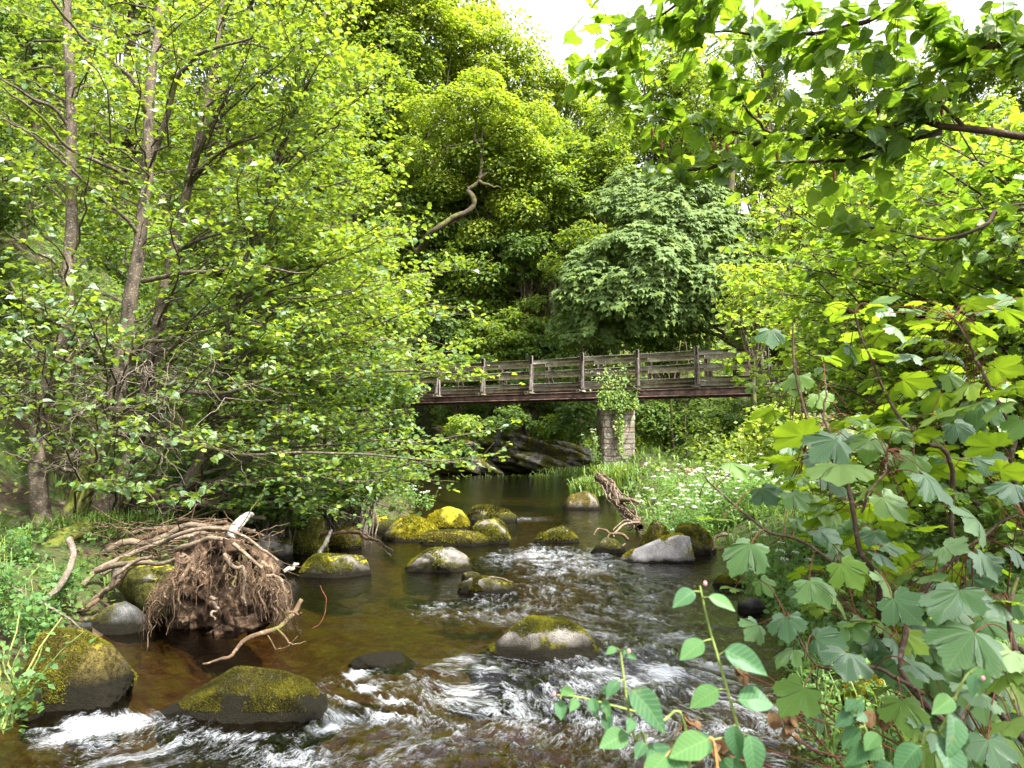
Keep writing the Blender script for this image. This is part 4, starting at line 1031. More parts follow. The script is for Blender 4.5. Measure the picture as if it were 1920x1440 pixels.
for i, (px, py, rx, ry, d, ti, lb) in enumerate([(930, 640, 75, 45, 47, .1, 'green bush behind the railing, left of the middle post'), (1040, 660, 70, 40, 46.5, 0, 'bush right behind the railing between middle posts'), (1120, 560, 60, 60, 47, 0, 'shaded green bush left of the sycamore foot'), (860, 700, 70, 50, 46, -.1, 'bush glimpsed through the left end of the railing'), (1000, 725, 90, 40, 45.5, -.2, 'dark growth seen under the deck left of the pier'), (880, 805, 45, 28, 43, .1, 'small leafy bush growing on top of the rock ledge, left'), (960, 790, 50, 26, 43, -.05, 'dark fern-like bush on the rock ledge, middle'), (1030, 800, 40, 26, 43, .05, 'fern-like bush on the rock ledge nearest the pier'), (850, 850, 30, 24, 42, -.1, 'dark bush hanging over the left foot of the rock ledge'), (1080, 780, 40, 45, 42, -.15, 'dark bush left of the pier between ledge and masonry')]):
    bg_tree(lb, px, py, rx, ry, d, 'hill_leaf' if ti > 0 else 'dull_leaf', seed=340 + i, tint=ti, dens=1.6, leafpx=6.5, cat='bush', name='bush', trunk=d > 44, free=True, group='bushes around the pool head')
# tall airy tree against the sky at the right, and two smaller ones
bg_tree('tall airy tree with sky showing through its crown, right of the sky gap', 1270, 170, 165, 130, 38, 'hill_leaf', 101, 6.6, .85, tint=.05, clumps=95, hollow=.2, group='woodland trees on the slope')
bg_tree('thin tree top standing above the hazel bough, right of the airy tree', 1440, 110, 75, 80, 42, 'hill_leaf', 102, 6.2, .5, tint=.05, clumps=40, hollow=.1, group='woodland trees on the slope')
bg_tree('loose branched tree behind the airy tree, above the sycamore', 1350, 270, 110, 80, 36, 'hill_leaf', 103, 6.2, .8, tint=.05, clumps=50, group='woodland trees on the slope')
# pale sycamore: big plates of hand-shaped leaves
root = thing('sycamore_tree', 'broad sycamore with pale blue-green foliage spreading above the footbridge', 'tree', loc=(10.2, 33.5, float(ground_z(np.array([10.2]), np.array([33.5]))[0])))
rng = np.random.default_rng(61)
tp, tr = trunk_part(root, [[10.2, 33.5, root.location.z - .3], P(1385, 620, 33.5), P(1375, 470, 33.5), P(1368, 380, 33.5), P(1380, 250, 33.5)], [.34, .3, .26, .2, .08], 'oak_bark', 10, 30, rng=rng, wob=.15)
mb, B, BR = MB(), [], []
pl = [(1180, 470, 70, 52, 31), (1110, 545, 60, 60, 31), (1095, 590, 50, 45, 31.5), (1230, 410, 75, 42, 32), (1160, 385, 55, 30, 33), (1270, 355, 70, 30, 33), (1225, 500, 70, 50, 30), (1170, 560, 75, 45, 30.5), (1230, 590, 70, 35, 31), (1305, 440, 65, 40, 31.5), (1375, 500, 62, 36, 31), (1320, 540, 60, 34, 30.5),
      (1280, 575, 60, 36, 31), (1340, 420, 60, 40, 33), (1400, 440, 50, 40, 33.5), (1140, 620, 50, 25, 32), (1320, 380, 60, 30, 34), (1420, 530, 45, 40, 32), (1190, 350, 50, 22, 34.5), (1100, 500, 40, 35, 32.5), (1260, 460, 50, 30, 31), (1210, 545, 50, 25, 29.8)]
for (px, py, rx, ry, d) in pl:
    c = P(px, py, d); k = d / FPX; n = int(rx * ry * .48); k *= 1.0
    dv = unit(rng.normal(0, 1, (n, 3)) + np.array([0, -.3, .55])); r = rng.uniform(.5, 1, n) ** .5
    R3 = np.array([rx * k, rx * k * .8, ry * k])
    p = c + dv * r[:, None] * R3 * 1.08
    p = p + np.stack([fbm(p[:, 0] * 1.3, p[:, 1] * 1.3, p[:, 2] * 1.3, 3, 70 + q) for q in range(3)], -1) * .42
    p[:, 2] = np.floor(p[:, 2] / .22) * .22 + rng.uniform(0, .09, n)       # leaves lie in tiers
    N = unit(dv * .5 + np.array([0, -.35, .8]) + rng.normal(0, .22, (n, 3)))
    put(mb, LB, p, N, dv * [1, 1, 0] + np.array([0, -.5, -.4]) + rng.normal(0, .35, (n, 3)), rng.uniform(.19, .32, n), np.clip(rng.normal(.5, .2, n), 0, 1))
    s = np.linspace(0, 1, 9)[:, None]; i = np.argmin(np.abs(tp[:, 2] - c[2] + 1.0)); ln = tp[i] + (c - tp[i]) * s; ln[:, 2] += .3 * np.sin(np.pi * s[:, 0]); B.append(wobble(ln, .3, 3, rng)); BR.append(.09 * (1 - .8 * s[:, 0]))
mb.build('crown', M['sycamore_far'], root, kind='stuff')
mb = MB(); tubes(mb, np.array(B), np.array(BR), 6); mb.build('limbs', M['oak_bark'], root, kind='stuff')
bg_tree('bright yellow-green bush in front of the sycamore, over the railing end', 1420, 550, 85, 62, 22, 'oak_leaf', 110, 7.5, .8, tint=.3, cat='bush', name='bush')
bg_tree('light twiggy hazel between the sycamore and the big hazel', 1490, 420, 80, 95, 24, 'oak_leaf', 111, 7.5, .7, tint=.2, cat='bush', name='bush')
bg_tree('sprawling bright shrub on the far side of the flower bank', 1440, 830, 90, 70, 17, 'oak_leaf', 112, 8.5, .8, tint=.25, cat='bush', name='bush', trunkr=.04)
rng = np.random.default_rng(88)
# oak with the crooked limb
o = thing('oak_tree', 'oak with a bare crooked limb rising out of the leaves in mid slope', 'tree', loc=(-7.0, 51.5, float(ground_z(np.array([-7.0]), np.array([51.5]))[0])))
rng = np.random.default_rng(62)
dd = 45.5
trunk_part(o, [[-7.0, 51.5, o.location.z - .3], P(772, 520, 49), P(790, 470, 47), P(815, 435, dd), P(850, 412, dd), P(882, 395, dd), P(884, 370, dd), P(882, 350, dd), P(898, 335, dd), P(900, 300, dd), P(905, 265, dd), P(912, 240, dd)], [.26, .25, .24, .2, .18, .16, .17, .14, .12, .10, .09, .06], 'oak_bark', 9, 70, rng=rng, wob=.14)
for nm, pts in (('limb', [(898, 335), (915, 325), (935, 328)]), ('limb', [(898, 340), (920, 350), (940, 352)]), ('limb', [(905, 265), (880, 268), (850, 272), (830, 275)]), ('limb', [(908, 255), (930, 245), (960, 240)]), ('limb', [(890, 265), (892, 240), (890, 215)]), ('limb', [(870, 405), (840, 420), (845, 400)])):
    trunk_part(o, [P(a, b, dd) for a, b in pts], list(np.linspace(.125, .03, len(pts))), 'oak_bark', 6, 14, nm, rng, .08)
mb = MB(); n = 15000; k = dd / FPX
cs = np.array([P(a, b, dd + e) for a, b, e in [(860, 190, -1), (930, 200, -.5), (900, 160, 0), (960, 250, 0), (840, 240, .5), (990, 290, .6), (800, 290, 1), (950, 330, 1), (800, 210, .5), (880, 300, 1.6), (960, 380, 1.5), (830, 350, 1.6), (1000, 220, 1), (905, 440, 2), (980, 400, 1)]])
g = rng.integers(len(cs), size=n); dv = unit(rng.normal(0, 1, (n, 3)) + [0, 0, .3]); p = cs[g] + dv * (rng.uniform(.3, 1, n) ** .5)[:, None] * [1.7, 1.3, 1.0]
put(mb, RH, p, unit(dv * .5 + [0, -.1, .8] + rng.normal(0, .4, (n, 3))), dv + rng.normal(0, .6, (n, 3)), rng.uniform(.17, .3, n), np.clip(rng.normal(.6, .2, n), 0, 1)); mb.build('crown', M['oak_leaf'], o, kind='stuff')
# bare stems and fallen limb deep in the wood
def pole(label, pts, rad, mat='oak_bark', name='bare_tree', cat='tree', n=24, seed=1, wob=.12, d=None, sides=8):
    rng = np.random.default_rng(seed)
    P3 = [P(*q) if len(q) == 3 else P(q[0], q[1], d) for q in pts]
    ln = smooth_line(np.column_stack([P3, rad if hasattr(rad, '__len__') else np.full(len(P3), rad)]), n)
    mb = MB(); tubes(mb, wobble(ln[:, :3], wob, 5, rng), ln[:, 3], sides, cap=True); o_ = mb.build(name, M[mat]); tag(o_, label, cat); return o_
pole('dark upright trunk in the middle of the wood, left one of the pair', [(988, 700, 52), (990, 560, 52), (989, 440, 52)], [.24, .22, .17], seed=2)
pole('slightly thinner dark trunk beside its twin in the middle of the wood', [(1010, 700, 52.5), (1009, 560, 52.5), (1013, 440, 52.5)], [.19, .17, .14], seed=3)
pole('horizontal mossy fallen limb behind the railing, left of the sycamore', [(950, 542, 49), (1000, 543, 49), (1075, 541, 49)], [.13, .17, .12], 'mossy_bark', 'fallen_limb', 'fallen branch', seed=4)
pole('dark leaning trunk beneath the left side of the sycamore', [(1085, 690, 50), (1095, 620, 50), (1100, 585, 50)], [.3, .28, .22], seed=5)
pole('thick dark trunk behind the left end of the handrail', [(955, 720, 51), (962, 640, 51), (960, 600, 51)], [.36, .32, .26], seed=6)
pole('long slanting sapling trunk behind the right half of the railing', [(1215, 625, 31), (1290, 585, 31), (1345, 570, 31)], [.03, .05, .06], seed=7)
pole('thin straight sapling stem under the bridge, right of the pier', [(1262, 880, 27.5), (1262, 820, 27.5), (1258, 740, 27.5), (1276, 640, 27.5)], [.05, .045, .04, .02], seed=8, wob=.05)
pole('second thin sapling stem under the bridge', [(1290, 870, 28.5), (1285, 800, 28.5), (1290, 700, 28.5), (1288, 640, 28.5)], [.035, .03, .03, .02], seed=9, wob=.05)

# ------------------------------------------------------------------ ground cover on banks and slope
rng = np.random.default_rng(90)
def on_ground(n, dmin, dmax, pw, umin, umax, smin=.25, smax=60):
    d = dmin + (dmax - dmin) * rng.uniform(0, 1, n) ** pw; u = rng.uniform(umin, umax, n); x = u * d
    s = river_sd(x, d); k = (s > smin) & (s < smax); x, d, s = x[k], d[k], s[k]
    return np.column_stack([x, d, ground_z(x, d)]), d, s
p, d, s = on_ground(120000, 9, 95, 1.5, -.85, .85)
kp = ~((p[:, 0] < -4.5) & (p[:, 1] < 19) & (p[:, 2] < 2.6)); p, d, s = p[kp], d[kp], s[kp]
n = len(p); cl = fbm(p[:, 0] * .5, p[:, 1] * .5, 0, 3, 6)
p[:, 2] += np.clip(.15 + cl * .8, .02, 1.4) * rng.uniform(0, 1, n)
mb = MB(); put(mb, RH, p, np.array([0, -.35, .8]) + rng.normal(0, .5, (n, 3)), rng.normal(0, 1, (n, 3)), np.maximum(.045, 7.5 * d / FPX) * rng.uniform(.6, 1.4, n), np.clip(.4 + cl * .4 + rng.normal(0, .18, n), 0, 1))
mb.build('undergrowth', M['dull_leaf'], kind='stuff')
def blades(p, h, w, rng, mb, lean=.5, tint=None):
    n = len(p); a = rng.uniform(0, 2 * np.pi, n); dr = np.stack([np.cos(a), np.sin(a), 0 * a], -1); sd = np.stack([-np.sin(a), np.cos(a), 0 * a], -1)
    ln = rng.uniform(.1, 1, (n, 1)) * lean; h = np.broadcast_to(h, (n,))[:, None]; w = np.broadcast_to(w, (n,))[:, None]
    q = [p, p + dr * h * ln * .25 + BZ * h * .5, p + dr * h * ln * .8 + BZ * h * (.9 - .2 * ln), p + dr * h * ln * 1.35 + BZ * h * (1.0 - .55 * ln)]
    V = np.stack([q[0] - sd * w, q[0] + sd * w, q[1] - sd * w, q[1] + sd * w, q[2] - sd * w * .6, q[2] + sd * w * .6, q[3]], 1)
    k = np.arange(n)[:, None] * 7
    mb.add(V.reshape(-1, 3), [np.concatenate([k + [0, 1, 3, 2], k + [2, 3, 5, 4]]), k + [4, 5, 6]], np.repeat(rng.uniform(.1, .85, n) if tint is None else tint, 7))
p, d, s = on_ground(130000, 9, 95, 1.25, -.85, .85, 2.5)
n = len(p); cl = fbm(p[:, 0] * .33, p[:, 1] * .33, 5, 3, 16); p[:, 2] += np.clip(.9 + cl * 2.6, .05, 3.6) * rng.uniform(.1, 1, n) ** .6
mb = MB(); put(mb, RH, p, np.array([0, -.35, .8]) + rng.normal(0, .5, (n, 3)), rng.normal(0, 1, (n, 3)), np.maximum(.07, 9.5 * d / FPX) * rng.uniform(.6, 1.4, n), np.clip(.55 + cl * .4 + rng.normal(0, .18, n), 0, 1))
mb.build('thicket', M['hill_leaf'], kind='stuff')
p, d, s = on_ground(34000, 3.2, 34, 1.3, -.9, .8, .05, 6)
kp = (p[:, 0] > 0) | (fbm(p[:, 0] * .9, p[:, 1] * .9, 2, 2, 44) > .25); p, d = p[kp], d[kp]
mb = MB(); blades(p, rng.uniform(.10, .34, len(p)), np.maximum(.003, .0011 * d), rng, mb)
mb.build('grass', M['grass'], kind='stuff')
# ------------------------------------------------------------------ alders on the left bank
RT = [T_hex(.46, .10, .06), T_hex(.42, .18, .14)]
alder_me = [leaf_mesh('alder_leaf', T_hazel(k, .12 + .1 * k), M['alder_obj'], k * .3) for k in range(3)]
def pl3(pts):
    return np.array([P(*q[:3]) for q in pts])
def branch_list(root, specs, mat, rng, wob=.05):
    out = []
    for pts, r0, r1 in specs:
        p = pl3(pts); ln = smooth_line(p, 22); ln = wobble(ln, wob, 4, rng)
        mb = MB(); tubes(mb, ln, np.linspace(r0, r1, 22), 7); mb.build('branch', M[mat], root); out.append(ln)
    return out
def in_poly(x, y, poly):
    ins = np.zeros(len(x), bool); p = np.array(poly, float)
    for (x1, y1), (x2, y2) in zip(p, np.roll(p, -1, 0)):
        c = ((y1 > y) != (y2 > y)) & (x < (x2 - x1) * (y - y1) / (y2 - y1 + 1e-9) + x1); ins ^= c
    return ins
def targets_in(poly, n, dlo, dhi, rng, weight=None):
    p = np.array(poly, float); out = []
    while len(out) < n:
        x = rng.uniform(p[:, 0].min(), p[:, 0].max(), 400); y = rng.uniform(p[:, 1].min(), p[:, 1].max(), 400)
        k = in_poly(x, y, poly)
        if weight is not None: k &= rng.uniform(0, 1, 400) < weight(x, y)
        for a, b in zip(x[k], y[k]): out.append(P(a, b, rng.uniform(dlo, dhi)))
    return np.array(out[:n])
AL = [
 ('leftmost alder, upright trunk standing behind the driftwood near the left edge', [(85, 1010, 11.5), (72, 925, 11.5), (71, 860, 11.5), (75, 805, 11.5), (100, 705, 11.5), (116, 610, 11.5), (124, 520, 11.5), (129, 380, 11.5), (129, 240, 11.5), (124, 50, 11.5), (122, -180, 11.5)],
  [.16, .135, .13, .12, .115, .105, .095, .085, .075, .07, .04], 'alder_bark', [(-60, -120), (260, -120), (270, 300), (230, 640), (150, 900), (-60, 930)], 54, 10.2, 15.5),
 ('thick leaning alder with a mossy foot, in the middle of the left group', [(112, 1035, 11.7), (128, 970, 11.7), (150, 915, 11.8), (173, 855, 11.8), (206, 760, 11.9), (226, 682, 12), (238, 600, 12), (252, 517, 12), (266, 422, 12), (281, 290, 12), (288, 170, 12), (295, 70, 12), (300, -150, 12)],
  [.20, .17, .165, .155, .14, .125, .115, .105, .095, .085, .075, .06, .04], 'mossy_bark', [(-40, -120), (520, -120), (520, 200), (500, 560), (420, 900), (140, 930), (-40, 800), (0, 300)], 94, 10.6, 16),
 ('slender alder stem leaning right just behind the mossy-footed trunk', [(196, 990, 12.8), (215, 930, 12.8), (239, 869, 12.9), (267, 799, 13), (282, 691, 13), (299, 611, 13), (323, 480, 13), (351, 337, 13), (375, 244, 13), (399, 140, 13), (412, 47, 13), (425, -120, 13)],
  [.15, .13, .125, .12, .11, .10, .09, .08, .075, .065, .05, .03], 'alder_bark', [(280, -120), (660, -120), (740, 60), (740, 330), (700, 640), (600, 880), (340, 900), (300, 400)], 112, 11, 16),
 ('rightmost slanting alder whose foliage reaches out over the pool', [(262, 1000, 12.4), (300, 958, 12.4), (337, 925, 12.4), (370, 869, 12.5), (384, 800, 12.5), (398, 742, 12.6), (405, 696, 12.7), (431, 611, 12.8), (464, 499, 13), (497, 398, 13), (530, 272, 13), (562, 187, 13), (588, 110, 13), (620, -60, 13)],
  [.14, .13, .12, .11, .105, .10, .095, .085, .08, .07, .065, .055, .04, .02], 'alder_bark', [(480, -100), (640, -80), (720, 60), (755, 230), (780, 380), (800, 480), (850, 555), (800, 610), (870, 690), (790, 740), (760, 850), (840, 880), (700, 930), (560, 900), (430, 860), (440, 500)], 240, 9.5, 15.5),
]
for i, (lb, pts, rad, bm_, poly, nt, dlo, dhi) in enumerate(AL):
    rng = np.random.default_rng(200 + i)
    base = P(*pts[0]); root = thing('alder_tree', lb, 'tree', 'alders on the left bank', loc=base)
    tp, tr = trunk_part(root, pl3(pts), rad, bm_, 14, 70, rng=rng, wob=.05, flare=1.35)
    w = None
    if i < 2: w = lambda x, y: np.where(y > 620, .25, 1.0) * np.where(y < 330, 1, .75)
    if i == 2: w = lambda x, y: np.where(y > 700, .35, 1.0)
    tg = targets_in(poly, nt, dlo, dhi, rng, w)
    fr = {0: [(60, 500, 8.5), (20, 560, 8), (150, 560, 8.4), (90, 640, 8.6), (20, 700, 9), (160, 250, 9), (50, 330, 9)], 1: [(130, 560, 8), (240, 590, 8.3), (180, 740, 8.8), (60, 790, 8.4), (260, 800, 8.8), (140, 60, 9), (230, 20, 9), (330, 20, 9), (200, 880, 9)], 2: [(400, 830, 9), (420, 640, 9), (330, 360, 9.5), (430, 470, 9.5), (500, 40, 10), (560, 60, 10), (620, 30, 10.5), (420, 920, 9.4), (340, 950, 9.2)], 3: []}[i]
    if fr: tg = np.vstack([tg, pl3(fr)])
    if i == 3:
        ext = [(880, 585, 10), (930, 698, 11), (905, 845, 10.5), (925, 890, 10.5), (880, 560, 11), (880, 840, 11), (850, 900, 11), (800, 905, 11.5), (760, 930, 11.5), (900, 690, 11.5), (870, 675, 12), (840, 715, 12), (800, 560, 12), (700, 960, 11), (640, 950, 11), (560, 940, 11), (870, 520, 12), (845, 500, 11)]
        tg = np.vstack([tg, pl3(ext)])
    grow(root, tp, tr, tg, rng, leaf=.10 if i < 3 else .092, twig_per_m=6.0, leaves_per_twig=7.5, tm=RT, mel=alder_me, mat=M['alder_leaf'], nobj=300, rise=.10, twl=(.25, .65), zdrop=.30 if i < 3 else .12, bare=.08, tintb=[.06, .07, .08, .18][i], t0=.28)
    # bare lower boughs, pale and dry
    if i < 3:
        low = [(-40, 620), (330, 620), (380, 900), (-40, 980)] if i < 2 else [(250, 640), (600, 640), (620, 900), (280, 940)]
        tb = targets_in(low, 16, 8, 12, rng)
        B, R = [], []
        for q in tb:
            j = np.argmin(np.abs(tp[:, 2] - q[2] - .1) + rng.uniform(0, .2, len(tp))); s = np.linspace(0, 1, 12)[:, None]
            ln = tp[j] + (q - tp[j]) * s + BZ * .25 * np.sin(np.pi * s); B.append(wobble(ln, .12, 4, rng)); R.append(.016 * (1 - .85 * s[:, 0]))
            for _ in range(5):
                m = rng.integers(4, 11); e = ln[m] + rng.normal(0, .35, 3) + (q - tp[j]) * .12; s2 = np.linspace(0, 1, 12)[:, None]
                B.append(wobble(ln[m] + (e - ln[m]) * s2, .05, 3, rng)); R.append(.006 * (1 - .7 * s2[:, 0]))
        mb = MB(); tubes(mb, np.array(B), np.array(R), 5); mb.build('dead_twigs', M['twig'], root, kind='stuff')
    BR_ = {0: [([(75, 800, 11.5), (40, 760, 11), (0, 735, 10.4)], .03, .012), ([(124, 527, 11.5), (70, 470, 11), (0, 430, 10)], .03, .01), ([(129, 234, 11.5), (60, 180, 11), (-10, 140, 10.5)], .035, .012), ([(126, 300, 11.5), (70, 250, 11.2), (0, 215, 10.6)], .025, .01)],
           1: [([(220, 775, 11.9), (270, 757, 11.5), (328, 735, 11.2), (422, 735, 10.8), (490, 715, 10.4), (544, 691, 10)], .055, .015), ([(240, 668, 12), (280, 642, 11.6), (328, 630, 11.2), (395, 620, 10.8)], .045, .012), ([(205, 813, 11.8), (290, 822, 11.4), (375, 839, 11), (470, 850, 10.8), (563, 850, 10.6), (700, 856, 10.4), (860, 866, 10.2)], .045, .008),
               ([(267, 527, 12), (330, 518, 11.6), (398, 510, 11), (490, 506, 10.6), (581, 508, 10.2)], .045, .012), ([(170, 912, 11.8), (240, 918, 11.4), (328, 923, 11)], .05, .02), ([(165, 898, 11.8), (230, 900, 11.3), (335, 888, 10.8)], .03, .008), ([(160, 895, 11.8), (80, 868, 11.3), (0, 850, 10.8)], .035, .015),
               ([(281, 220, 12), (240, 150, 11.6), (188, 103, 11.2), (130, 50, 10.8), (84, -10, 10.4)], .045, .02), ([(270, 352, 12), (200, 310, 11.5), (140, 281, 11), (60, 215, 10.4), (0, 165, 10)], .04, .012), ([(284, 300, 12), (305, 225, 11.8), (323, 160, 11.6), (360, 120, 11.3), (403, 94, 11), (469, 75, 10.6)], .055, .018), ([(262, 440, 12), (180, 360, 11.4), (60, 250, 10.6), (0, 225, 10.2)], .035, .01),
               ([(215, 650, 12), (150, 625, 11.5), (90, 600, 11), (0, 540, 10)], .035, .012), ([(205, 720, 12), (120, 672, 11.4), (0, 645, 10.4)], .035, .012)],
           2: [([(349, 345, 13), (400, 300, 12.6), (470, 262, 12), (530, 235, 11.6)], .04, .012), ([(360, 300, 13), (422, 197, 12.4), (490, 185, 12), (563, 178, 11.5)], .045, .012), ([(330, 470, 13), (420, 440, 12.4), (540, 430, 11.8)], .035, .012)],
           3: [([(560, 288, 13), (600, 250, 12.6), (655, 208, 12.2)], .035, .01), ([(455, 530, 13), (540, 500, 12.4), (620, 490, 12)], .04, .012), ([(405, 690, 12.7), (500, 690, 12), (600, 705, 11.4), (760, 700, 10.8), (860, 705, 10.4)], .04, .006)]}[i]
    branch_list(root, BR_, 'alder_bark', rng, .05)
# bushy growth low behind the alders
def bush(label, px, py, rx, ry, d, n, leaf, mat='alder_leaf', seed=1, tint=0, T=None, name='bush', cat='bush', stems=9):
    rng = np.random.default_rng(seed); c = P(px, py, d); k = d / FPX
    gz = float(ground_z(np.array([c[0]]), np.array([d]))[0]); gz = min(gz, c[2])
    root = thing(name, label, cat, loc=(c[0], d, gz))
    nc = 40; dv = unit(rng.normal(0, 1, (nc, 3)) + [0, -.2, .1]); R3 = np.array([rx * k, rx * k * .7, ry * k]); cc = c + dv * rng.uniform(.3, .95, (nc, 1)) * R3
    B, BR = [], []
    for j in range(nc):
        s = np.linspace(0, 1, 9)[:, None]; a = np.array([c[0] + rng.normal(0, .15), d + rng.normal(0, .15), gz - .1]); ln = a + (cc[j] - a) * s + np.array([0, 0, .2]) * np.sin(np.pi * s)
        B.append(wobble(ln, .1, 3, rng)); BR.append(.02 * (1 - .8 * s[:, 0]))
    mb = MB(); tubes(mb, np.array(B), np.array(BR), 5); mb.build('stems', M['twig'], root, kind='stuff')
    g = rng.integers(nc, size=n); dl = unit(rng.normal(0, 1, (n, 3))); p = cc[g] + dl * (rng.uniform(0, 1, n) ** .5 * rx * k * .34)[:, None] * [1.2, 1.2, .6]
    mb = MB(); put(mb, (T or RT)[0], p, np.array([0, -.2, .9]) + rng.normal(0, .45, (n, 3)), dl + rng.normal(0, .4, (n, 3)), leaf * rng.uniform(.6, 1.2, n), np.clip(.45 + tint + rng.normal(0, .2, n), 0, 1))
    mb.build('foliage', M[mat], root, kind='stuff'); return root
bush('dense green bush of small leaves spilling to the pool right of the alders', 680, 760, 120, 130, 15.5, 9000, .085, seed=31, tint=.02)
bush('low leafy bush trailing over the bank above the yellow mossed rocks', 640, 900, 130, 62, 13.8, 5500, .075, seed=32, tint=.1)
bush('pale leaved undergrowth bush behind the root mass', 520, 935, 110, 50, 12.6, 3600, .07, seed=33, tint=.05)
bush('bush in the shade between the alders and the pool edge', 540, 640, 120, 130, 17, 6000, .09, seed=34, tint=-.1)
bush('dim green shrub in the hollow behind the mossy trunk', 380, 900, 110, 60, 14.5, 3500, .07, 'herb_leaf', seed=35, tint=-.3)

# ------------------------------------------------------------------ hazel bough overhanging from the right
haz_me = [leaf_mesh('hazel_leaf', T_hazel(k, d), M['hazel_obj'], k * .27) for k, d in enumerate((.15, .35, -.1, .5))]
HZ = [T_hazel(5, .2), T_hazel(6, .4)]
rng = np.random.default_rng(300)
base = np.array([4.2, 2.6, float(ground_z(np.array([4.2]), np.array([2.6]))[0])])
root = thing('hazel_tree', 'hazel whose dark leafy bough hangs across the top right against the sky', 'tree', loc=base)
trk, trr = trunk_part(root, [base - [0, 0, .3], base + [-.1, .1, 1.2], base + [-.25, .2, 2.2], base + [-.5, .25, 3.4], base + [-.7, .3, 4.6]], [.11, .09, .08, .06, .04], 'hazel_bark', 12, 30, rng=rng)
hb = [([(2700, 330, 2.7), (2250, 300, 2.9), (1920, 256, 3.1), (1840, 246, 3.1), (1760, 240, 3.15), (1705, 229, 3.2), (1640, 252, 3.25), (1590, 263, 3.3), (1480, 266, 3.35), (1400, 256, 3.4), (1310, 240, 3.5), (1220, 216, 3.6), (1165, 192, 3.65)], .020, .004),
      ([(1425, 263, 3.4), (1390, 290, 3.45), (1345, 312, 3.5), (1300, 321, 3.55), (1240, 320, 3.6)], .014, .005),
      ([(1765, 246, 3.15), (1700, 262, 3.2), (1640, 286, 3.3), (1580, 301, 3.4), (1500, 304, 3.5), (1440, 305, 3.6)], .015, .005),
      ([(2500, 60, 2.7), (2150, 90, 2.9), (1920, 88, 3.0), (1835, 85, 3.0), (1790, 68, 3.05), (1740, 45, 3.1), (1700, 20, 3.1)], .022, .006),
      ([(1800, -60, 2.6), (1680, 10, 2.8), (1600, 45, 2.9), (1520, 61, 3.0), (1440, 65, 3.1), (1370, 60, 3.2), (1310, 50, 3.25)], .013, .004),
      ([(1815, 244, 3.1), (1775, 205, 3.1), (1745, 180, 3.15), (1690, 168, 3.2), (1640, 195, 3.3)], .010, .004),
      ([(1450, 262, 3.4), (1410, 215, 3.4), (1355, 165, 3.45)], .009, .003),
      ([(1450, -80, 2.7), (1350, -20, 2.9), (1250, 20, 3.1), (1180, 60, 3.2)], .010, .003),
      ([(2300, 420, 2.9), (1920, 392, 3.1), (1850, 420, 3.1), (1760, 448, 3.2), (1650, 430, 3.3), (1560, 420, 3.4)], .012, .004),
      ([(1165, 192, 3.65), (1140, 172, 3.65), (1108, 158, 3.7)], .004, .002), ([(1165, 192, 3.65), (1155, 130, 3.6), (1150, 90, 3.5), (1160, 50, 3.4)], .004, .002), ([(1205, 210, 3.6), (1205, 170, 3.6), (1200, 130, 3.6)], .004, .002)]
lines = branch_list(root, hb, 'hazel_bark', rng, .015)
LP, LF, LN = [], [], []
B, R = [], []
for li, ln in enumerate(lines):
    L = np.linalg.norm(np.diff(ln, axis=0), axis=1).sum()
    s0 = .30 if li in (0, 3) else .1
    for _ in range(int(max(L * (1 - s0) * (12 if li == 8 else 48 if li in (3, 4, 7) else 32), 4))):
        t_ = rng.uniform(s0, 1.0) * 21; j = min(int(t_), 20); p0 = ln[j] + (ln[j + 1] - ln[j]) * (t_ - j)
        T = unit(ln[j + 1] - ln[j]); sd = unit(np.cross(T, [0, 0, 1.])) * rng.choice([-1, 1]); up = rng.normal(.0, .45)
        dr = unit(T * rng.uniform(.2, .9) + sd * rng.uniform(.2, 1) + BZ * up); l = rng.uniform(.08, .34)
        q = np.linspace(0, 1, 6)[:, None]; tw = p0 + dr * l * q + rng.normal(0, .03, 3) * q ** 2; B.append(tw); R.append(np.linspace(.0022, .0012, 6))
        m = rng.integers(3, 7)
        for u in np.linspace(.25, 1, m):
            k = min(int(u * 5), 4); pp = tw[k] + (tw[k + 1] - tw[k]) * (u * 5 - k); fw = unit(dr * rng.uniform(.2, 1) + unit(np.cross(dr, BZ)) * rng.choice([-1, 1]) * rng.uniform(.3, 1) + rng.normal(0, .2, 3) - BZ * rng.uniform(.1, .7))
            LP.append(pp); LF.append(fw); LN.append(BZ + rng.normal(0, .55, 3))
mb = MB(); tubes(mb, np.array(B), np.array(R), 4); mb.build('twigs', M['hazel_bark'], root, kind='stuff')
# rest of its crown, added out of view towards the sun to shade the saplings
cn = 3200; cc = np.array([[3.3, 1.6, 4.6], [3.2, .6, 4.8], [4.6, 1.2, 5.4], [2.6, .9, 4.6]]); g = rng.integers(len(cc), size=cn); dv = unit(rng.normal(0, 1, (cn, 3)))
cp = cc[g] + dv * (rng.uniform(.05, 1, (cn, 1)) ** .5) * [1.25, 1.25, .75]; a_, b_, f_ = to_px(cp); kk = ~((a_ > -80) & (a_ < 2000) & (b_ > -80) & (f_ > 0)); cp = cp[kk]
mb = MB(); put(mb, T_hex(), cp, BZ + rng.normal(0, .5, (len(cp), 3)), rng.normal(0, 1, (len(cp), 3)), .085 * rng.uniform(.6, 1.2, len(cp)), np.clip(rng.beta(2, 2, len(cp)), 0, 1)); mb.build('crown', M['hazel_leaf'], root, kind='stuff')
mb = MB(); tubes(mb, np.array([wobble(trk[18] + (c_ - trk[18]) * np.linspace(0, 1, 12)[:, None], .12, 3, rng) for c_ in cc]), np.array([np.linspace(.04, .008, 12)] * len(cc)), 6); mb.build('limbs', M['hazel_bark'], root, kind='stuff')
LP, LF, LN = map(np.array, (LP, LF, LN)); X, Y, D = to_px(LP)
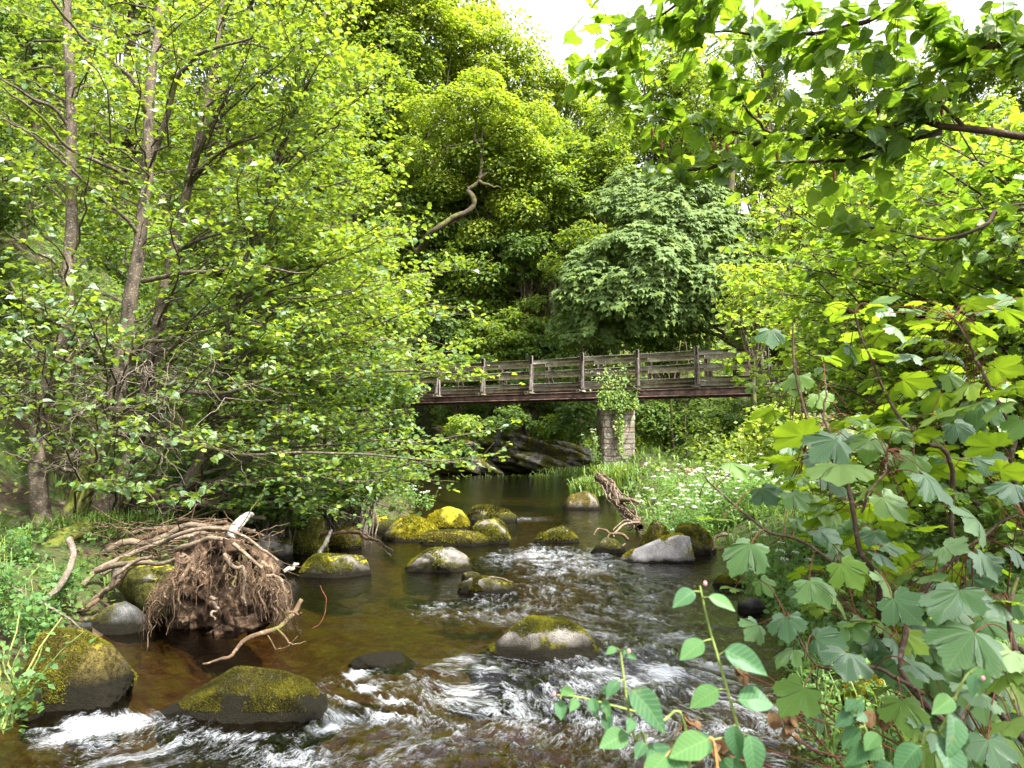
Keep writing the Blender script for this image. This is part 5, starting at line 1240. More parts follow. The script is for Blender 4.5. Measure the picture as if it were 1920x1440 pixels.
k = (D > 1.6) & ~((X < 1075) & (Y < 330)) & ~((X < 1160) & (Y > 345)) & ~((Y > 335) & (X < 1500))
LP, LF, LN = LP[k], LF[k], LN[k]
place_leaves(root, LP, LN, LF, .085 * rng.uniform(.6, 1.25, len(LP)), np.clip(rng.beta(2, 2, len(LP)), 0, .97), HZ, haz_me, M['hazel_leaf'], 300, rng)
mb = MB()        # brown catkins and a few withered leaves
for (a, b) in [(1610, 45), (1607, 85), (1753, 83), (1645, 200), (1456, 285), (1362, 268), (1340, 265), (1242, 263), (1222, 240), (1565, 320), (1805, 440), (1430, 130), (1765, 200)]:
    c = P(a, b, 3.2); s = np.linspace(0, 1, 6)[:, None]; tubes(mb, c - BZ * .045 * s + rng.normal(0, .004, 3) * s, .006 * np.sin(np.pi * np.clip(s[:, 0] * .9 + .1, 0, 1)) + .001, 6)
mb.build('catkins', M['red_stem'], root, kind='stuff')

# ------------------------------------------------------------------ hazel shrubs behind it
HSH = [('tall hazel shrub of bright yellow-green leaves filling the right side', (7.2, 7.8), [(1380, 480), (1450, 330), (1600, 270), (1940, 280), (1940, 720), (1600, 760), (1430, 640)], 150, 6.2, 9.5, .09, .10),
       ('second hazel shrub, lower and nearer the railing end', (6.4, 10.5), [(1350, 560), (1480, 470), (1640, 480), (1640, 800), (1480, 800), (1400, 700)], 80, 9, 12, .085, .16),
       ('hazel shrub in the upper right corner under the overhanging bough', (6.5, 5.8), [(1640, 260), (1940, 200), (1940, 560), (1720, 520)], 50, 4.6, 6.4, .085, .1),
       ('leafy hazel behind the sycamore sapling, right of the flower bank', (5.9, 8.2), [(1440, 700), (1940, 660), (1940, 1050), (1560, 1040), (1440, 860)], 95, 5.6, 9, .08, .0)]
for i, (lb, (bx, by), poly, nt, dlo, dhi, lf, tb) in enumerate(HSH):
    tb += .1
    rng = np.random.default_rng(330 + i); gz = float(ground_z(np.array([bx]), np.array([by]))[0])
    root = thing('hazel_shrub', lb, 'shrub', 'hazel shrubs on the right bank', loc=(bx, by, gz))
    tp = None
    for q in range(5):
        e = [bx + rng.normal(0, .9) - .3, by + rng.normal(0, .8), gz + rng.uniform(3.2, 5.5) * (.6 if i in (1, 3) else 1)]
        a, b = trunk_part(root, [[bx + rng.normal(0, .12), by + rng.normal(0, .12), gz - .2], [bx + (e[0] - bx) * .35, by + (e[1] - by) * .35, gz + (e[2] - gz) * .5], e], [.045, .035, .015], 'hazel_bark', 8, 24, 'stem', rng, .06)
        tp = a if tp is None else np.vstack([tp, a]); tr = b if q == 0 else np.concatenate([tr, b])
    grow(root, tp, tr, targets_in(poly, nt, dlo, dhi, rng), rng, leaf=lf, twig_per_m=6.5, leaves_per_twig=8, tm=[T_hex(.42, .12, .12), T_hex(.40, .2, .2)], mel=haz_me, mat=M['hazel_leaf'], nobj=300, rise=.15, twl=(.2, .6), bmat='hazel_bark', tmat='hazel_bark', zdrop=.5, tintb=tb, tilt=.45)

# ------------------------------------------------------------------ sycamore saplings with big leaves, lower right
syc_me = [leaf_mesh('sycamore_leaf', T_maple(k, d, f), M['syc_obj'], k * .22) for k, (d, f) in enumerate(((.25, .10), (.45, .12), (.12, .07), (.65, .14)))]
syc_backlit = [leaf_mesh('sycamore_leaf', T_maple(k, d, f), M['syc_backlit'], k * .22) for k, (d, f) in enumerate(((.2, .10), (.35, .12), (.1, .07), (.55, .14)))]
def z2(X, Y): return 1300 + X / 1.7145, 600 + Y / 1.7145
def sapling(label, stems, base, leaves, seed, extra=None, nx=0, dx=(3, 5), sz=(.10, .17), tone=(0, 0)):
    rng = np.random.default_rng(seed); root = thing('sycamore_sapling', label, 'sapling', 'sycamore saplings at the lower right', loc=base)
    cloud = []
    for pts, r0, r1 in stems:
        p = np.array([P(*z2(a, b), d) if not isinstance(a, str) else base for a, b, d in pts])
        ln = wobble(smooth_line(p, 30), .015, 4, rng); mb = MB(); tubes(mb, ln, np.linspace(r0, r1, 30), 7); mb.build('stem', M['hazel_bark'], root); cloud.append(ln)
    cl = np.vstack(cloud); PB, PR = [], []
    allv = list(leaves)
    if extra is not None:
        pts = np.array(extra, float)
        for c in targets_in([z2(*q) for q in extra], nx, dx[0], dx[1], rng):
            X, Y, D = to_px(c); s = rng.uniform(*sz); allv.append(((X - 1300) * 1.7145, (Y - 600) * 1.7145, s / D * FPX * 1.7145 * 1.35, 'y' if rng.uniform() < tone[0] else 'b', D))
    for q in allv:
        X, Y, w, tn = q[:4]; d = q[4] if len(q) > 4 else rng.uniform(2.3, 3.2)
        c = P(*z2(X, Y), d); S = (w / 1.7145) / FPX * d / 1.30
        j = np.argmin(np.linalg.norm(cl - c - BZ * .0, axis=1) + rng.uniform(0, .05, len(cl))); a = cl[j]
        out = c - a; out[2] = min(out[2], 0) - .02; out = unit(out + rng.normal(0, .04, 3))
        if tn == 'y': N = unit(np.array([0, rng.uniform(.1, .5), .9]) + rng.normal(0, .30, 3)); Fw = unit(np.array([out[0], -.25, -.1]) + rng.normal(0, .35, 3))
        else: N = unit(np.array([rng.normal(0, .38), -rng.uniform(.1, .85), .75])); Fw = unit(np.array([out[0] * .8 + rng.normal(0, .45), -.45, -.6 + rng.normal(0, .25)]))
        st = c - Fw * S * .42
        leaf_obj((syc_backlit if tn == 'y' or rng.uniform() < .12 else syc_me)[rng.integers(4)], root, st, N, Fw, S)
        s = np.linspace(0, 1, 7)[:, None]; ln = a + (st - a) * s + BZ * .03 * np.sin(np.pi * s); PB.append(ln); PR.append(np.full(7, .0019))
    mb = MB(); tubes(mb, np.array(PB), np.array(PR), 5); mb.build('leaf_stalks', M['red_stem'], root, kind='stuff')
    return root
def gb(x, y): return np.array([x, y, float(ground_z(np.array([x]), np.array([y]))[0]) - .05])
L1 = [(235, 310, 95, 'y', 3.3), (440, 130, 95, 'y', 3.2), (160, 465, 135, 'y', 3.0), (325, 372, 160, 'y', 2.9), (610, 365, 140, 'y', 2.8), (430, 410, 150, 'b', 2.8), (470, 510, 190, 'b', 2.6), (640, 600, 130, 'b', 2.7), (780, 535, 155, 'b', 2.6), (335, 580, 100, 'b', 2.9), (235, 570, 100, 'b', 3.0), (160, 755, 150, 'b', 2.7), (70, 670, 115, 'y', 2.9), (430, 695, 105, 'b', 2.7), (575, 705, 90, 'b', 2.8),
      (500, 815, 122, 'b', 2.5), (610, 780, 105, 'b', 2.7), (390, 880, 130, 'b', 2.6), (460, 920, 110, 'b', 2.7), (540, 960, 105, 'y', 2.6), (680, 935, 145, 'b', 2.4), (540, 310, 90, 'y', 3.0), (250, 55, 90, 'b', 3.3), (330, 200, 100, 'b', 3.2), (410, 260, 80, 'b', 3.1), (20, 565, 60, 'y', 3.1), (115, 535, 70, 'y', 3.2), (120, 850, 60, 'y', 3.1), (210, 490, 70, 'y', 3.1), (600, 640, 90, 'y', 3), (395, 640, 110, 'y', 3), (345, 700, 90, 'y', 3.1), (520, 340, 100, 'y', 3.1)]
L2 = [(830, 915, 195, 'b', 2.1), (870, 1055, 215, 'b', 2.0), (740, 1130, 125, 'b', 2.2), (490, 1110, 150, 'b', 2.3), (325, 1205, 150, 'b', 2.3), (300, 985, 115, 'b', 2.5), (430, 1030, 115, 'b', 2.5), (190, 1000, 90, 'b', 2.6), (300, 1075, 95, 'b', 2.5), (840, 755, 115, 'b', 2.5), (890, 660, 140, 'b', 2.6), (780, 850, 95, 'y', 2.5), (1000, 890, 115, 'y', 2.2), (950, 930, 115, 'b', 2.2), (680, 1270, 140, 'b', 2.2), (740, 1320, 140, 'b', 2.2), (1000, 1170, 120, 'y', 2.1), (230, 855, 70, 'b', 2.8),
      (950, 780, 120, 'b', 2.5), (1020, 560, 130, 'b', 2.7), (1010, 1100, 130, 'b', 2.1), (900, 1230, 140, 'b', 2.2), (1020, 1300, 150, 'y', 2.2), (850, 1380, 150, 'b', 2.2), (960, 1400, 140, 'b', 2.1), (600, 860, 110, 'b', 2.6), (700, 1040, 110, 'b', 2.5), (620, 1010, 100, 'b', 2.6), (400, 1280, 80, 'b', 2.6), (520, 1000, 100, 'b', 2.6)]
L3 = [(1000, 240, 110, 'y', 3.0), (930, 90, 80, 'y', 3.2), (700, 180, 120, 'y', 3.2), (620, 60, 120, 'y', 3.4), (800, 300, 150, 'y', 3.0), (940, 400, 140, 'y', 2.9), (1020, 480, 110, 'y', 2.8), (700, 460, 110, 'b', 3.0), (760, 70, 90, 'y', 3.3), (870, 180, 110, 'y', 3.2), (1040, 340, 100, 'b', 3.0), (560, 200, 90, 'y', 3.3), (650, 250, 90, 'y', 3.3), (980, 300, 110, 'y', 3), (860, 360, 100, 'b', 3.1), (750, 370, 100, 'y', 3.1)]
b1, b2, b3 = gb(2.05, 3.1), gb(2.25, 2.6), gb(3.0, 3.5)
sapling('sycamore sapling with large grey-green hand-shaped leaves in the middle of the lower right', [([('b', 0, 0), (640, 1080, 2.9), (590, 850, 2.8), (540, 740, 2.8), (505, 560, 2.8), (460, 450, 2.9), (400, 400, 3.0), (330, 190, 3.2), (310, 0, 3.3)], .013, .004), ([(470, 790, 2.8), (360, 735, 2.8), (260, 690, 2.85), (170, 620, 2.9), (80, 540, 3.0), (40, 500, 3.0)], .007, .003), ([(540, 620, 2.8), (600, 500, 2.8), (620, 430, 2.9)], .005, .003), ([(450, 470, 2.9), (420, 300, 3.0), (415, 200, 3.1)], .006, .003)], b1, L1, 401,
        [(250, 420), (480, 300), (800, 480), (860, 800), (760, 1150), (560, 1060), (330, 900), (300, 650)], 100, (2.9, 3.7), (.06, .12), (.6, 0))
sapling('sycamore sapling with the largest leaves, in the bottom right corner', [([('b', 0, 0), (1000, 1300, 2.3), (1020, 1100, 2.2), (1010, 930, 2.2), (1040, 820, 2.3)], .012, .005), ([('b', 0, 0), (760, 1250, 2.4), (690, 1000, 2.5), (780, 820, 2.6), (900, 700, 2.7), (1040, 620, 2.8)], .012, .004), ([(740, 1200, 2.4), (560, 1130, 2.4), (420, 1120, 2.4), (320, 1000, 2.5)], .007, .003)], b2, L2, 402,
        [(560, 1040), (760, 850), (1090, 700), (1090, 1440), (760, 1440), (640, 1250)], 80, (2.5, 3.3), (.07, .13), (.3, 0))
sapling('taller sycamore sapling with translucent yellow-green leaves at the right edge', [([('b', 0, 0), (900, 900, 3.3), (830, 465, 3.2), (760, 400, 3.2), (690, 340, 3.2), (620, 250, 3.3), (560, 110, 3.4), (520, -20, 3.5)], .012, .004), ([('b', 0, 0), (1060, 600, 3.1), (1040, 360, 3.1), (960, 220, 3.2), (900, 100, 3.3), (830, 0, 3.4)], .012, .004)], b3, L3, 403,
        [(420, -60), (1090, -80), (1090, 560), (820, 520), (560, 330)], 110, (3.2, 4.4), (.08, .13), (.75, 0))

# ------------------------------------------------------------------ oval-leaved shoots close to the camera
sh_me = [leaf_mesh('shoot_leaf', T_ovate(k, d), M['shoot_leaf'], k * .25) for k, d in enumerate((.25, .45, .1, .6))]
t = NT('pink_bud'); M['bud'] = t.done(t.bsdf(rgb(.75, .22, .26), .5, .3))
def shoot(label, pts, lv, d, seed, mat='green_stem', bud=None, r=.0032):
    rng = np.random.default_rng(seed); p = np.array([P(a, b, d + (c_[0] if c_ else 0)) for a, b, *c_ in pts])
    g = p[0].copy(); g[2] = -.05 if g[0] < .4 else .3; g[1] -= .1
    g[2] = min(float(ground_z(np.array([g[0]]), np.array([g[1]]))[0]), p[0][2] - .1)
    root = thing('leafy_shoot', label, 'shoot', 'oval-leaved shoots in the foreground', loc=g)
    ln = smooth_line(np.vstack([g, (g + p[0]) / 2 + [0.01, 0, 0], p]), 40); mb = MB(); tubes(mb, ln, np.linspace(r * 1.3, r * .55, 40), 7); mb.build('stem', M[mat], root)
    X, Y, D = to_px(ln)
    for q in lv:
        a, b, w = q[:3]; j = np.argmin(np.hypot(X - a, Y - b)); c = P(a, b, D[j]); node = ln[j]
        v = c - node; Fw = unit(v + [0, rng.normal(-.0, .01), 0]); S = w / FPX * D[j]
        N = unit(np.array([rng.normal(0, .3), -rng.uniform(.5, 1.0), .8])); 
        st = c - Fw * S * .5
        leaf_obj(sh_me[rng.integers(4)], root, st, N, Fw, S)
        s = np.linspace(0, 1, 4)[:, None]; mb = MB(); tubes(mb, node + (st - node) * s, np.full(4, r * .4), 5); mb.build('leaf_stalk', M[mat], root)
    if bud:
        for (a, b, sz) in bud:
            v, f = ICO[3]; mb = MB(); mb.add(v * [sz, sz, sz * 1.4] + P(a, b, D[-1]), f); mb.build('bud', M['bud'], root)
shoot('upright shoot with paired oval leaves and a pink bud, tallest in the foreground', [(1400, 1445), (1385, 1370), (1345, 1230), (1328, 1170), (1312, 1098)], [(1288, 1110, 50), (1352, 1113, 52), (1302, 1208, 56), (1385, 1214, 76), (1330, 1290, 62), (1409, 1297, 74), (1370, 1362, 52), (1420, 1384, 66), (1310, 1392, 66), (1395, 1430, 70)], 1.45, 501, bud=[(1322, 1094, .0035)])
shoot('upright shoot with one large blotched oval leaf, left of the tallest shoot', [(1215, 1445), (1190, 1385), (1178, 1330), (1168, 1260), (1163, 1220)], [(1152, 1212, 22), (1172, 1219, 26), (1205, 1298, 78), (1152, 1280, 34), (1191, 1346, 32), (1160, 1377, 62), (1236, 1392, 92), (1207, 1392, 34)], 1.4, 502, bud=[(1179, 1221, .003)])
shoot('short shoot lying sideways with small round leaves, lowest left of the foreground', [(1290, 1400), (1240, 1350), (1190, 1334), (1130, 1318), (1080, 1306), (1045, 1303)], [(1052, 1290, 28), (1051, 1320, 34), (1082, 1313, 28), (1109, 1307, 32), (1130, 1290, 26), (1132, 1312, 26), (1138, 1343, 34)], 1.45, 503, bud=[(1039, 1301, .003)], r=.0026)
shoot('bare orange stem with two broad oval leaves at the bottom edge', [(1345, 1445), (1310, 1425), (1265, 1398)], [(1262, 1425, 80), (1320, 1380, 80), (1230, 1435, 60)], 1.3, 504, 'orange_stem')
shoot('pale shoot with oval leaves in front of the big sycamore leaves, bottom right', [(1730, 1445), (1765, 1370), (1790, 1310), (1812, 1268), (1835, 1250)], [(1838, 1252, 46), (1828, 1270, 36), (1783, 1310, 52), (1812, 1352, 72), (1712, 1392, 66), (1782, 1425, 84)], 1.35, 505, bud=[(1843, 1272, .003)])
shoot('small yellow-green shoot between the tall shoot and the corner', [(1660, 1445), (1632, 1390), (1618, 1350), (1608, 1312)], [(1600, 1312, 30), (1620, 1313, 30), (1592, 1340, 40), (1625, 1338, 36), (1602, 1368, 44), (1645, 1368, 44), (1620, 1404, 50), (1655, 1402, 44), (1680, 1424, 60), (1610, 1436, 50)], 1.6, 506, r=.0025)
# ------------------------------------------------------------------ driftwood, root mass
def stick(label, pts, rads, mat='dead_wood', name='driftwood', cat='driftwood', seed=1, n=26, sides=8, wob=.03, forks=(), group='driftwood on the left bank'):
    rng = np.random.default_rng(seed); p = pl3(pts)
    ln = smooth_line(np.column_stack([p, np.interp(np.linspace(0, 1, len(p)), np.linspace(0, 1, len(rads)), rads)]), n)
    P3 = wobble(ln[:, :3], wob, 5, rng); mb = MB(); tubes(mb, P3, ln[:, 3], sides, cap=True)
    v = mb.v[0]; cen = np.repeat(P3, sides, 0); mb.v[0] = (cen + (v - cen) * (1 + .16 * fbm(v[:, 0] * 14, v[:, 1] * 14, v[:, 2] * 14, 3, seed))[:, None]).astype(np.float32)
    o = mb.build(name, M[mat]); tag(o, label, cat, group)
    for f_, r_ in forks:
        q = wobble(smooth_line(pl3(f_), 14), wob * .6, 4, rng); mb = MB(); tubes(mb, q, np.linspace(r_, r_ * .3, 14), 6, cap=True); mb.build('fork', M[mat], o)
    return o
stick('long pale fallen trunk lying behind the alder stems', [(-40, 985, 13), (60, 965, 13), (200, 948, 13.2), (300, 943, 13.3), (420, 938, 13.4)], [.22, .19, .17, .14], 'dead_wood', 'driftwood_log', 'log', 601, wob=.05)
stick('broken pale branch lying over the bank behind the root mass', [(290, 960, 12.4), (360, 945, 12.3), (440, 960, 12.0), (500, 975, 11.8)], [.06, .05, .03], seed=602)
stick('bleached white plank-like stick leaning up out of the root mass', [(432, 1008, 9.4), (448, 985, 9.6), (475, 958, 9.9)], [.06, .075, .04], 'bleached_wood', seed=603, sides=5)
stick('thin bleached stick slanting by the flat dark slab boulder', [(598, 1040, 11.6), (612, 1015, 11.7), (622, 992, 11.8)], [.035, .03, .02], 'bleached_wood', seed=604)
stick('whitish stick poking from the water left of the slab boulder', [(532, 1072, 10.6), (560, 1058, 10.8)], [.03, .025], 'bleached_wood', seed=605)
stick('forked grey branch curving down from the left with a bare tip', [(130, 1010, 7.8), (133, 1050, 7.6), (110, 1105, 7.4), (62, 1128, 7.2), (30, 1105, 7.1), (0, 1085, 7)], [.035, .03, .02], 'twig', seed=606, forks=[([(75, 1128, 7.2), (110, 1145, 7.2), (155, 1180, 7.2)], .018)], wob=.02)
stick('dry branch reaching out of the root mass across the water', [(380, 1245, 6.6), (420, 1238, 6.7), (465, 1205, 6.9), (515, 1180, 7.1), (545, 1150, 7.3), (565, 1118, 7.4)], [.008, .018, .022, .026, .02], 'root_wood', seed=607, forks=[([(535, 1150, 7.3), (565, 1150, 7.3)], .02), ([(520, 1180, 7.1), (545, 1205, 7.0), (572, 1200, 7)], .012), ([(500, 1190, 7.05), (520, 1215, 7.0), (560, 1195, 7)], .008)])
stick('mossy leaning log running from the left edge under the alders', [(0, 1090, 9.0), (70, 1055, 9.5), (120, 1005, 10), (170, 985, 10.4)], [.10, .11, .12], 'mossy_bark', 'mossy_log', 'log', seed=608)
for i, (a, b) in enumerate([([(95, 1155, 8.2), (200, 1060, 8.6), (330, 1010, 9), (420, 1000, 9.2)], .035), ([(60, 1135, 8), (150, 1135, 7.9), (190, 1105, 8), (260, 1050, 8.3)], .03), ([(180, 1040, 9.4), (260, 1015, 9.5), (380, 985, 9.8), (480, 990, 9.9)], .045), ([(200, 1030, 9.8), (300, 1000, 10), (420, 975, 10.3)], .05), ([(240, 1000, 10.2), (330, 990, 10.2), (400, 1010, 9.6)], .03), ([(330, 975, 11), (420, 980, 10.6), (500, 1010, 10)], .03), ([(190, 1075, 8.8), (240, 1070, 8.6), (300, 1060, 8.5)], .02), ([(600, 1000, 12), (680, 1005, 12.2), (740, 1035, 12)], .03), ([(640, 995, 12.4), (700, 1012, 12.2), (735, 1040, 12)], .02), ([(0, 1165, 7.6), (60, 1120, 8), (130, 1080, 8.6)], .035), ([(300, 925, 12), (360, 905, 12), (430, 925, 12)], .02)]):
    lbs = ['long brown root-like branch sweeping from the left towards the root mass', 'brown splintered branch with a raised torn end left of the mossy log', 'upper dry branch of the heap lying over the root mass', 'thicker dry branch crossing behind the heap', 'short dry branch in the heap under the alder stems', 'dark branch dropping from the heap to the pool edge', 'small splintered branch end sticking out left of the mossy log', 'dark branch trailing over the bank to the split boulder', 'thin dark branch beside the trailing one at the pool edge', 'slanting pale branch in the herbs at the left edge', 'thin arched branch on top of the fallen trunk']
    stick(lbs[i], a, [b, b * .85, b * .5], 'root_wood' if i % 2 else 'dead_wood', seed=620 + i, wob=.05, n=30)
# heap of thin twigs
rng = np.random.default_rng(640); B = []
for _ in range(90):
    a = P(rng.uniform(180, 480), rng.uniform(975, 1060), rng.uniform(8.6, 10.2)); dr = unit(rng.normal(0, 1, 3) * [1.2, .8, .28]); s = np.linspace(0, 1, 8)[:, None]; B.append(wobble(a + dr * rng.uniform(.3, 1.1) * s, .09, 3, rng))
mb = MB(); tubes(mb, np.array(B), np.array([np.linspace(.008, .003, 8)] * 90), 4); mb.build('twig_litter', M['root_wood'], kind='stuff')

root = thing('uprooted_stump', 'uprooted tree stump with a tangled mass of hanging roots at the water edge', 'stump', loc=P(400, 1190, 7.6))
c = P(420, 1105, 7.8); k = 7.8 / FPX
v, f = ICO[6]
def lump(v, c, R, seed, amp=.22, fr=2.2):
    n1 = fbm(v[:, 0] * fr, v[:, 1] * fr, v[:, 2] * fr + seed, 5, seed, .55); n2 = np.abs(noise(v[:, 0] * 4, v[:, 1] * 4, v[:, 2] * 1.6, seed + 2))
    return v * (1 + amp * n1 - .22 * (1 - n2) ** 3)[:, None] * R + c
t = NT('root_plate'); pos = t.n('ShaderNodeNewGeometry').outputs['Position']; n1 = t.noise(5, 6, pos, .7, .8); n2 = t.noise(24, 5, pos, .7)
cc_ = t.ramp(n1, [(.36, rgb(.010, .007, .005)), (.48, rgb(.055, .033, .020)), (.58, rgb(.14, .095, .06)), (.72, rgb(.32, .27, .22))])
M['root_plate'] = t.done(t.bsdf(cc_, .95, .15, t.bump(t.math('ADD', n1, t.math('MULTIPLY', n2, .4)), 1.0, .05)))
rng = np.random.default_rng(649)
mb = MB(); mb.add(lump(v, P(400, 1100, 7.9), np.array([90 * k, 60 * k, 92 * k]), 4), f); mb.build('root_plate', M['root_plate'], root)
for q in range(16):
    a_ = rng.uniform(0, 2 * np.pi); vv, ff = ICO[3]; mb = MB(); mb.add(lump(vv, P(410 + 95 * math.cos(a_), 1105 + 80 * math.sin(a_), 7.6 + rng.uniform(-.1, .25)), np.array([1, .9, .8]) * rng.uniform(.04, .13), q, .4), ff); mb.build('soil_clod', M['root_plate'], root)
mb = MB(); v5, f5 = ICO[5]; mb.add(lump(v5, P(478, 1110, 8.0), np.array([58 * k, 50 * k, 80 * k]), 9, .2), f5); mb.build('root_crown', M['root_plate'], root)
lg = [P(235, 1070, 8.6), P(290, 1100, 8.3), P(340, 1120, 8.1), P(400, 1130, 8.0)]
lr = smooth_line(np.column_stack([lg, [.17, .26, .30, .28]]), 20); mb = MB(); tubes(mb, lr[:, :3], lr[:, 3], 20, cap=True)
vv = mb.v[0]; cen = np.repeat(lr[:, :3], 20, 0); mb.v[0] = (cen + (vv - cen) * (1 + .12 * fbm(vv[:, 0] * 6, vv[:, 1] * 6, vv[:, 2] * 6, 3, 6))[:, None]).astype(np.float32); mb.build('log', M['rock_moss'], root)
rng = np.random.default_rng(650)
def hang(n, r, L, name, sides=5, obj=False, cz=(1000, 1120)):
    B, R = [], []
    for _ in range(n):
        a_ = rng.uniform(-.2, np.pi + .2); rad = rng.uniform(.55, 1.02) if obj or rng.uniform() < .35 else rng.uniform(.85, 1.05)
        a = P(415 + 108 * math.cos(a_) * rad, 1105 - 84 * math.sin(a_) * rad * rng.uniform(.3, 1), 7.75 - rng.uniform(0, .45))
        out = unit(a - P(415, 1110, 8.0)); l = rng.uniform(*L); s = np.linspace(0, 1, 12)[:, None]
        ln = a + out * l * .55 * np.minimum(s, .6) + np.array([rng.normal(0, .1), rng.normal(-.05, .06), -1]) * l * s ** 1.7 * .8
        B.append(wobble(ln, .10 * l, 4, rng)); R.append(np.linspace(1, .35, 12) * rng.uniform(*r))
        if obj: mb = MB(); tubes(mb, B[-1], R[-1], 7); mb.build(name, M['root_wood'], root)
    if not obj: mb = MB(); tubes(mb, np.array(B), np.array(R), sides); mb.build(name, M['root_wood'], root, kind='stuff')
hang(30, (.006, .03), (.25, .6), 'root', obj=True)
hang(300, (.0015, .005), (.15, .6), 'rootlets', 4)
for (pts, r) in [([(330, 1030, 7.9), (380, 1005, 7.7), (440, 1020, 7.5), (490, 1060, 7.4)], .03), ([(300, 1020, 8), (360, 995, 7.8), (450, 1000, 7.7), (520, 1050, 7.5)], .026), ([(420, 1040, 7.4), (455, 1075, 7.3), (458, 1140, 7.3)], .022), ([(395, 1120, 7.3), (400, 1150, 7.3), (405, 1165, 7.3)], .02), ([(180, 1070, 8.2), (240, 1060, 8), (300, 1050, 7.9), (350, 1040, 7.7)], .035), ([(175, 1125, 8), (210, 1095, 7.9), (245, 1060, 7.9), (290, 1040, 7.8)], .03), ([(500, 1080, 7.5), (530, 1100, 7.5), (545, 1160, 7.4)], .018)]:
    q = wobble(smooth_line(pl3(pts), 20), .04, 4, rng); mb = MB(); tubes(mb, q, np.linspace(r, r * .5, 20), 8); mb.build('root', M['dead_wood'], root)

# dry root log on the right bank
root = thing('root_log', 'twisted dry log of stringy roots slanting down the flower bank to the pale slab', 'log', loc=P(1195, 985, 15.5))
a = smooth_line(pl3([(1122, 895, 19.5), (1145, 915, 18.6), (1160, 945, 17.3), (1185, 970, 16.2), (1200, 990, 15.3)]), 24)
mb = MB(); tubes(mb, a, np.linspace(.115, .07, 24), 12); vv = mb.v[0]; cen = np.repeat(a, 12, 0); mb.v[0] = (cen + (vv - cen) * (1 + .35 * fbm(vv[:, 0] * 8, vv[:, 1] * 8, vv[:, 2] * 8, 3, 6))[:, None]).astype(np.float32); mb.build('log', M['root_plate'], root)
B, R = [], []
for _ in range(80):
    i = rng.integers(0, 18); j = min(23, i + rng.integers(4, 12)); off = rng.normal(0, .07, 3); ln = smooth_line(np.array([a[i] + off, a[(i + j) // 2] + off * 1.3, a[j] + rng.normal(0, .08, 3) - BZ * .03]), 9); B.append(wobble(ln, .06, 4, rng)); R.append(np.linspace(1, .5, 9) * rng.uniform(.008, .024))
mb = MB(); tubes(mb, np.array(B), np.array(R), 5); mb.build('rootlets', M['dead_wood'], root, kind='stuff')
for pts, r in [([(1200, 980, 15.4), (1175, 983, 15), (1155, 1000, 14.6), (1150, 1008, 14.5)], .03), ([(1195, 985, 15.3), (1170, 975, 15.2), (1150, 995, 14.8)], .018), ([(1165, 938, 17), (1185, 940, 16.6), (1200, 945, 16.4)], .06)]:
    q = wobble(smooth_line(pl3(pts), 16), .03, 4, rng); mb = MB(); tubes(mb, q, np.linspace(r, r * .5, 16), 7); mb.build('root', M['dead_wood'], root)
stick('bare forked root stranded on the wet black rock left of the pale slab', [(1178, 1012, 13.8), (1165, 1003, 13.8), (1145, 1000, 13.7), (1135, 993, 13.7), (1120, 992, 13.6), (1112, 1005, 13.5)], [.03, .025, .012], 'root_wood', seed=671, forks=[([(1145, 1000, 13.7), (1138, 1010, 13.6), (1125, 1026, 13.5)], .018), ([(1172, 1020, 13.6), (1155, 1035, 13.3), (1148, 1045, 13.2)], .02)], wob=.02, group='driftwood on the right bank')
stick('pale curved stick propped against the right end of the mossy hump', [(1362, 1002, 13.2), (1345, 1008, 13), (1335, 1030, 12.8), (1332, 1042, 12.7)], [.035, .025, .018], 'dead_wood', seed=672, group='driftwood on the right bank')
stick('thin stick lying across the low dark rock in midstream', [(875, 1100, 9.7), (880, 1086, 9.9), (905, 1086, 9.95), (930, 1083, 10.0), (962, 1090, 9.9)], [.010, .008], 'dead_wood', seed=673, wob=.01, group='driftwood in the river')
stick('thin bent twig rising from the pool right of the root mass', [(585, 1180, 7.4), (605, 1160, 7.4), (612, 1130, 7.4), (600, 1100, 7.4)], [.004, .003], 'red_stem', seed=674, wob=.01, group='driftwood in the river')

# ------------------------------------------------------------------ tufts, herbs and flowers
def tuft(label, px, py, d, n, h, seed, r=.12, z=None, name='grass_tuft', cat='grass tuft', group=None, droop=.7, lo=None):
    rng = np.random.default_rng(seed); c = P(px, py, d)
    if z is not None: c[2] = z
    if 'rock at' not in label: c[2] = float(ground_z(c[:1], c[1:2])[0])
    mb = MB(); p = c + np.column_stack([rng.normal(0, r, n), rng.normal(0, r, n), np.zeros(n)]); blades(p, h * rng.uniform(.5, 1.1, n), .0035 + .0006 * d, rng, mb, droop)
    o = mb.build(name, M['grass']); return tag(o, label, cat, group)
tuft('bright tuft of rushes on the dark rock at the right water edge', 1105, 928, 21.9, 500, .62, 701, .22, group='grass tufts')
tuft('tall clump of yellow-green grass at the foot of the pier', 1165, 880, 22.5, 900, .85, 702, .36, group='grass tufts')
tuft('brownish grass hanging from the ledge left of the pier', 1035, 835, 42, 500, .8, 703, .8, group='grass tufts', droop=1.2)
tuft('ferny green tuft on top of the rock ledge', 1070, 815, 42, 500, .9, 704, .7, group='grass tufts', droop=1.0)
tuft('tawny grass tuft on the shaded bank under the bridge', 930, 815, 41, 500, .8, 705, .9, group='grass tufts', droop=1.2)
tuft('grass tuft between the feet of the first two alders', 160, 1020, 10.8, 320, .42, 706, .25, group='grass tufts')
tuft('grass tuft behind the mossy trunk foot', 250, 1000, 11.5, 260, .4, 707, .25, group='grass tufts')
tuft('dark green sedge beneath the leaning alders above the pool', 420, 900, 14, 500, .6, 708, .5, group='grass tufts')
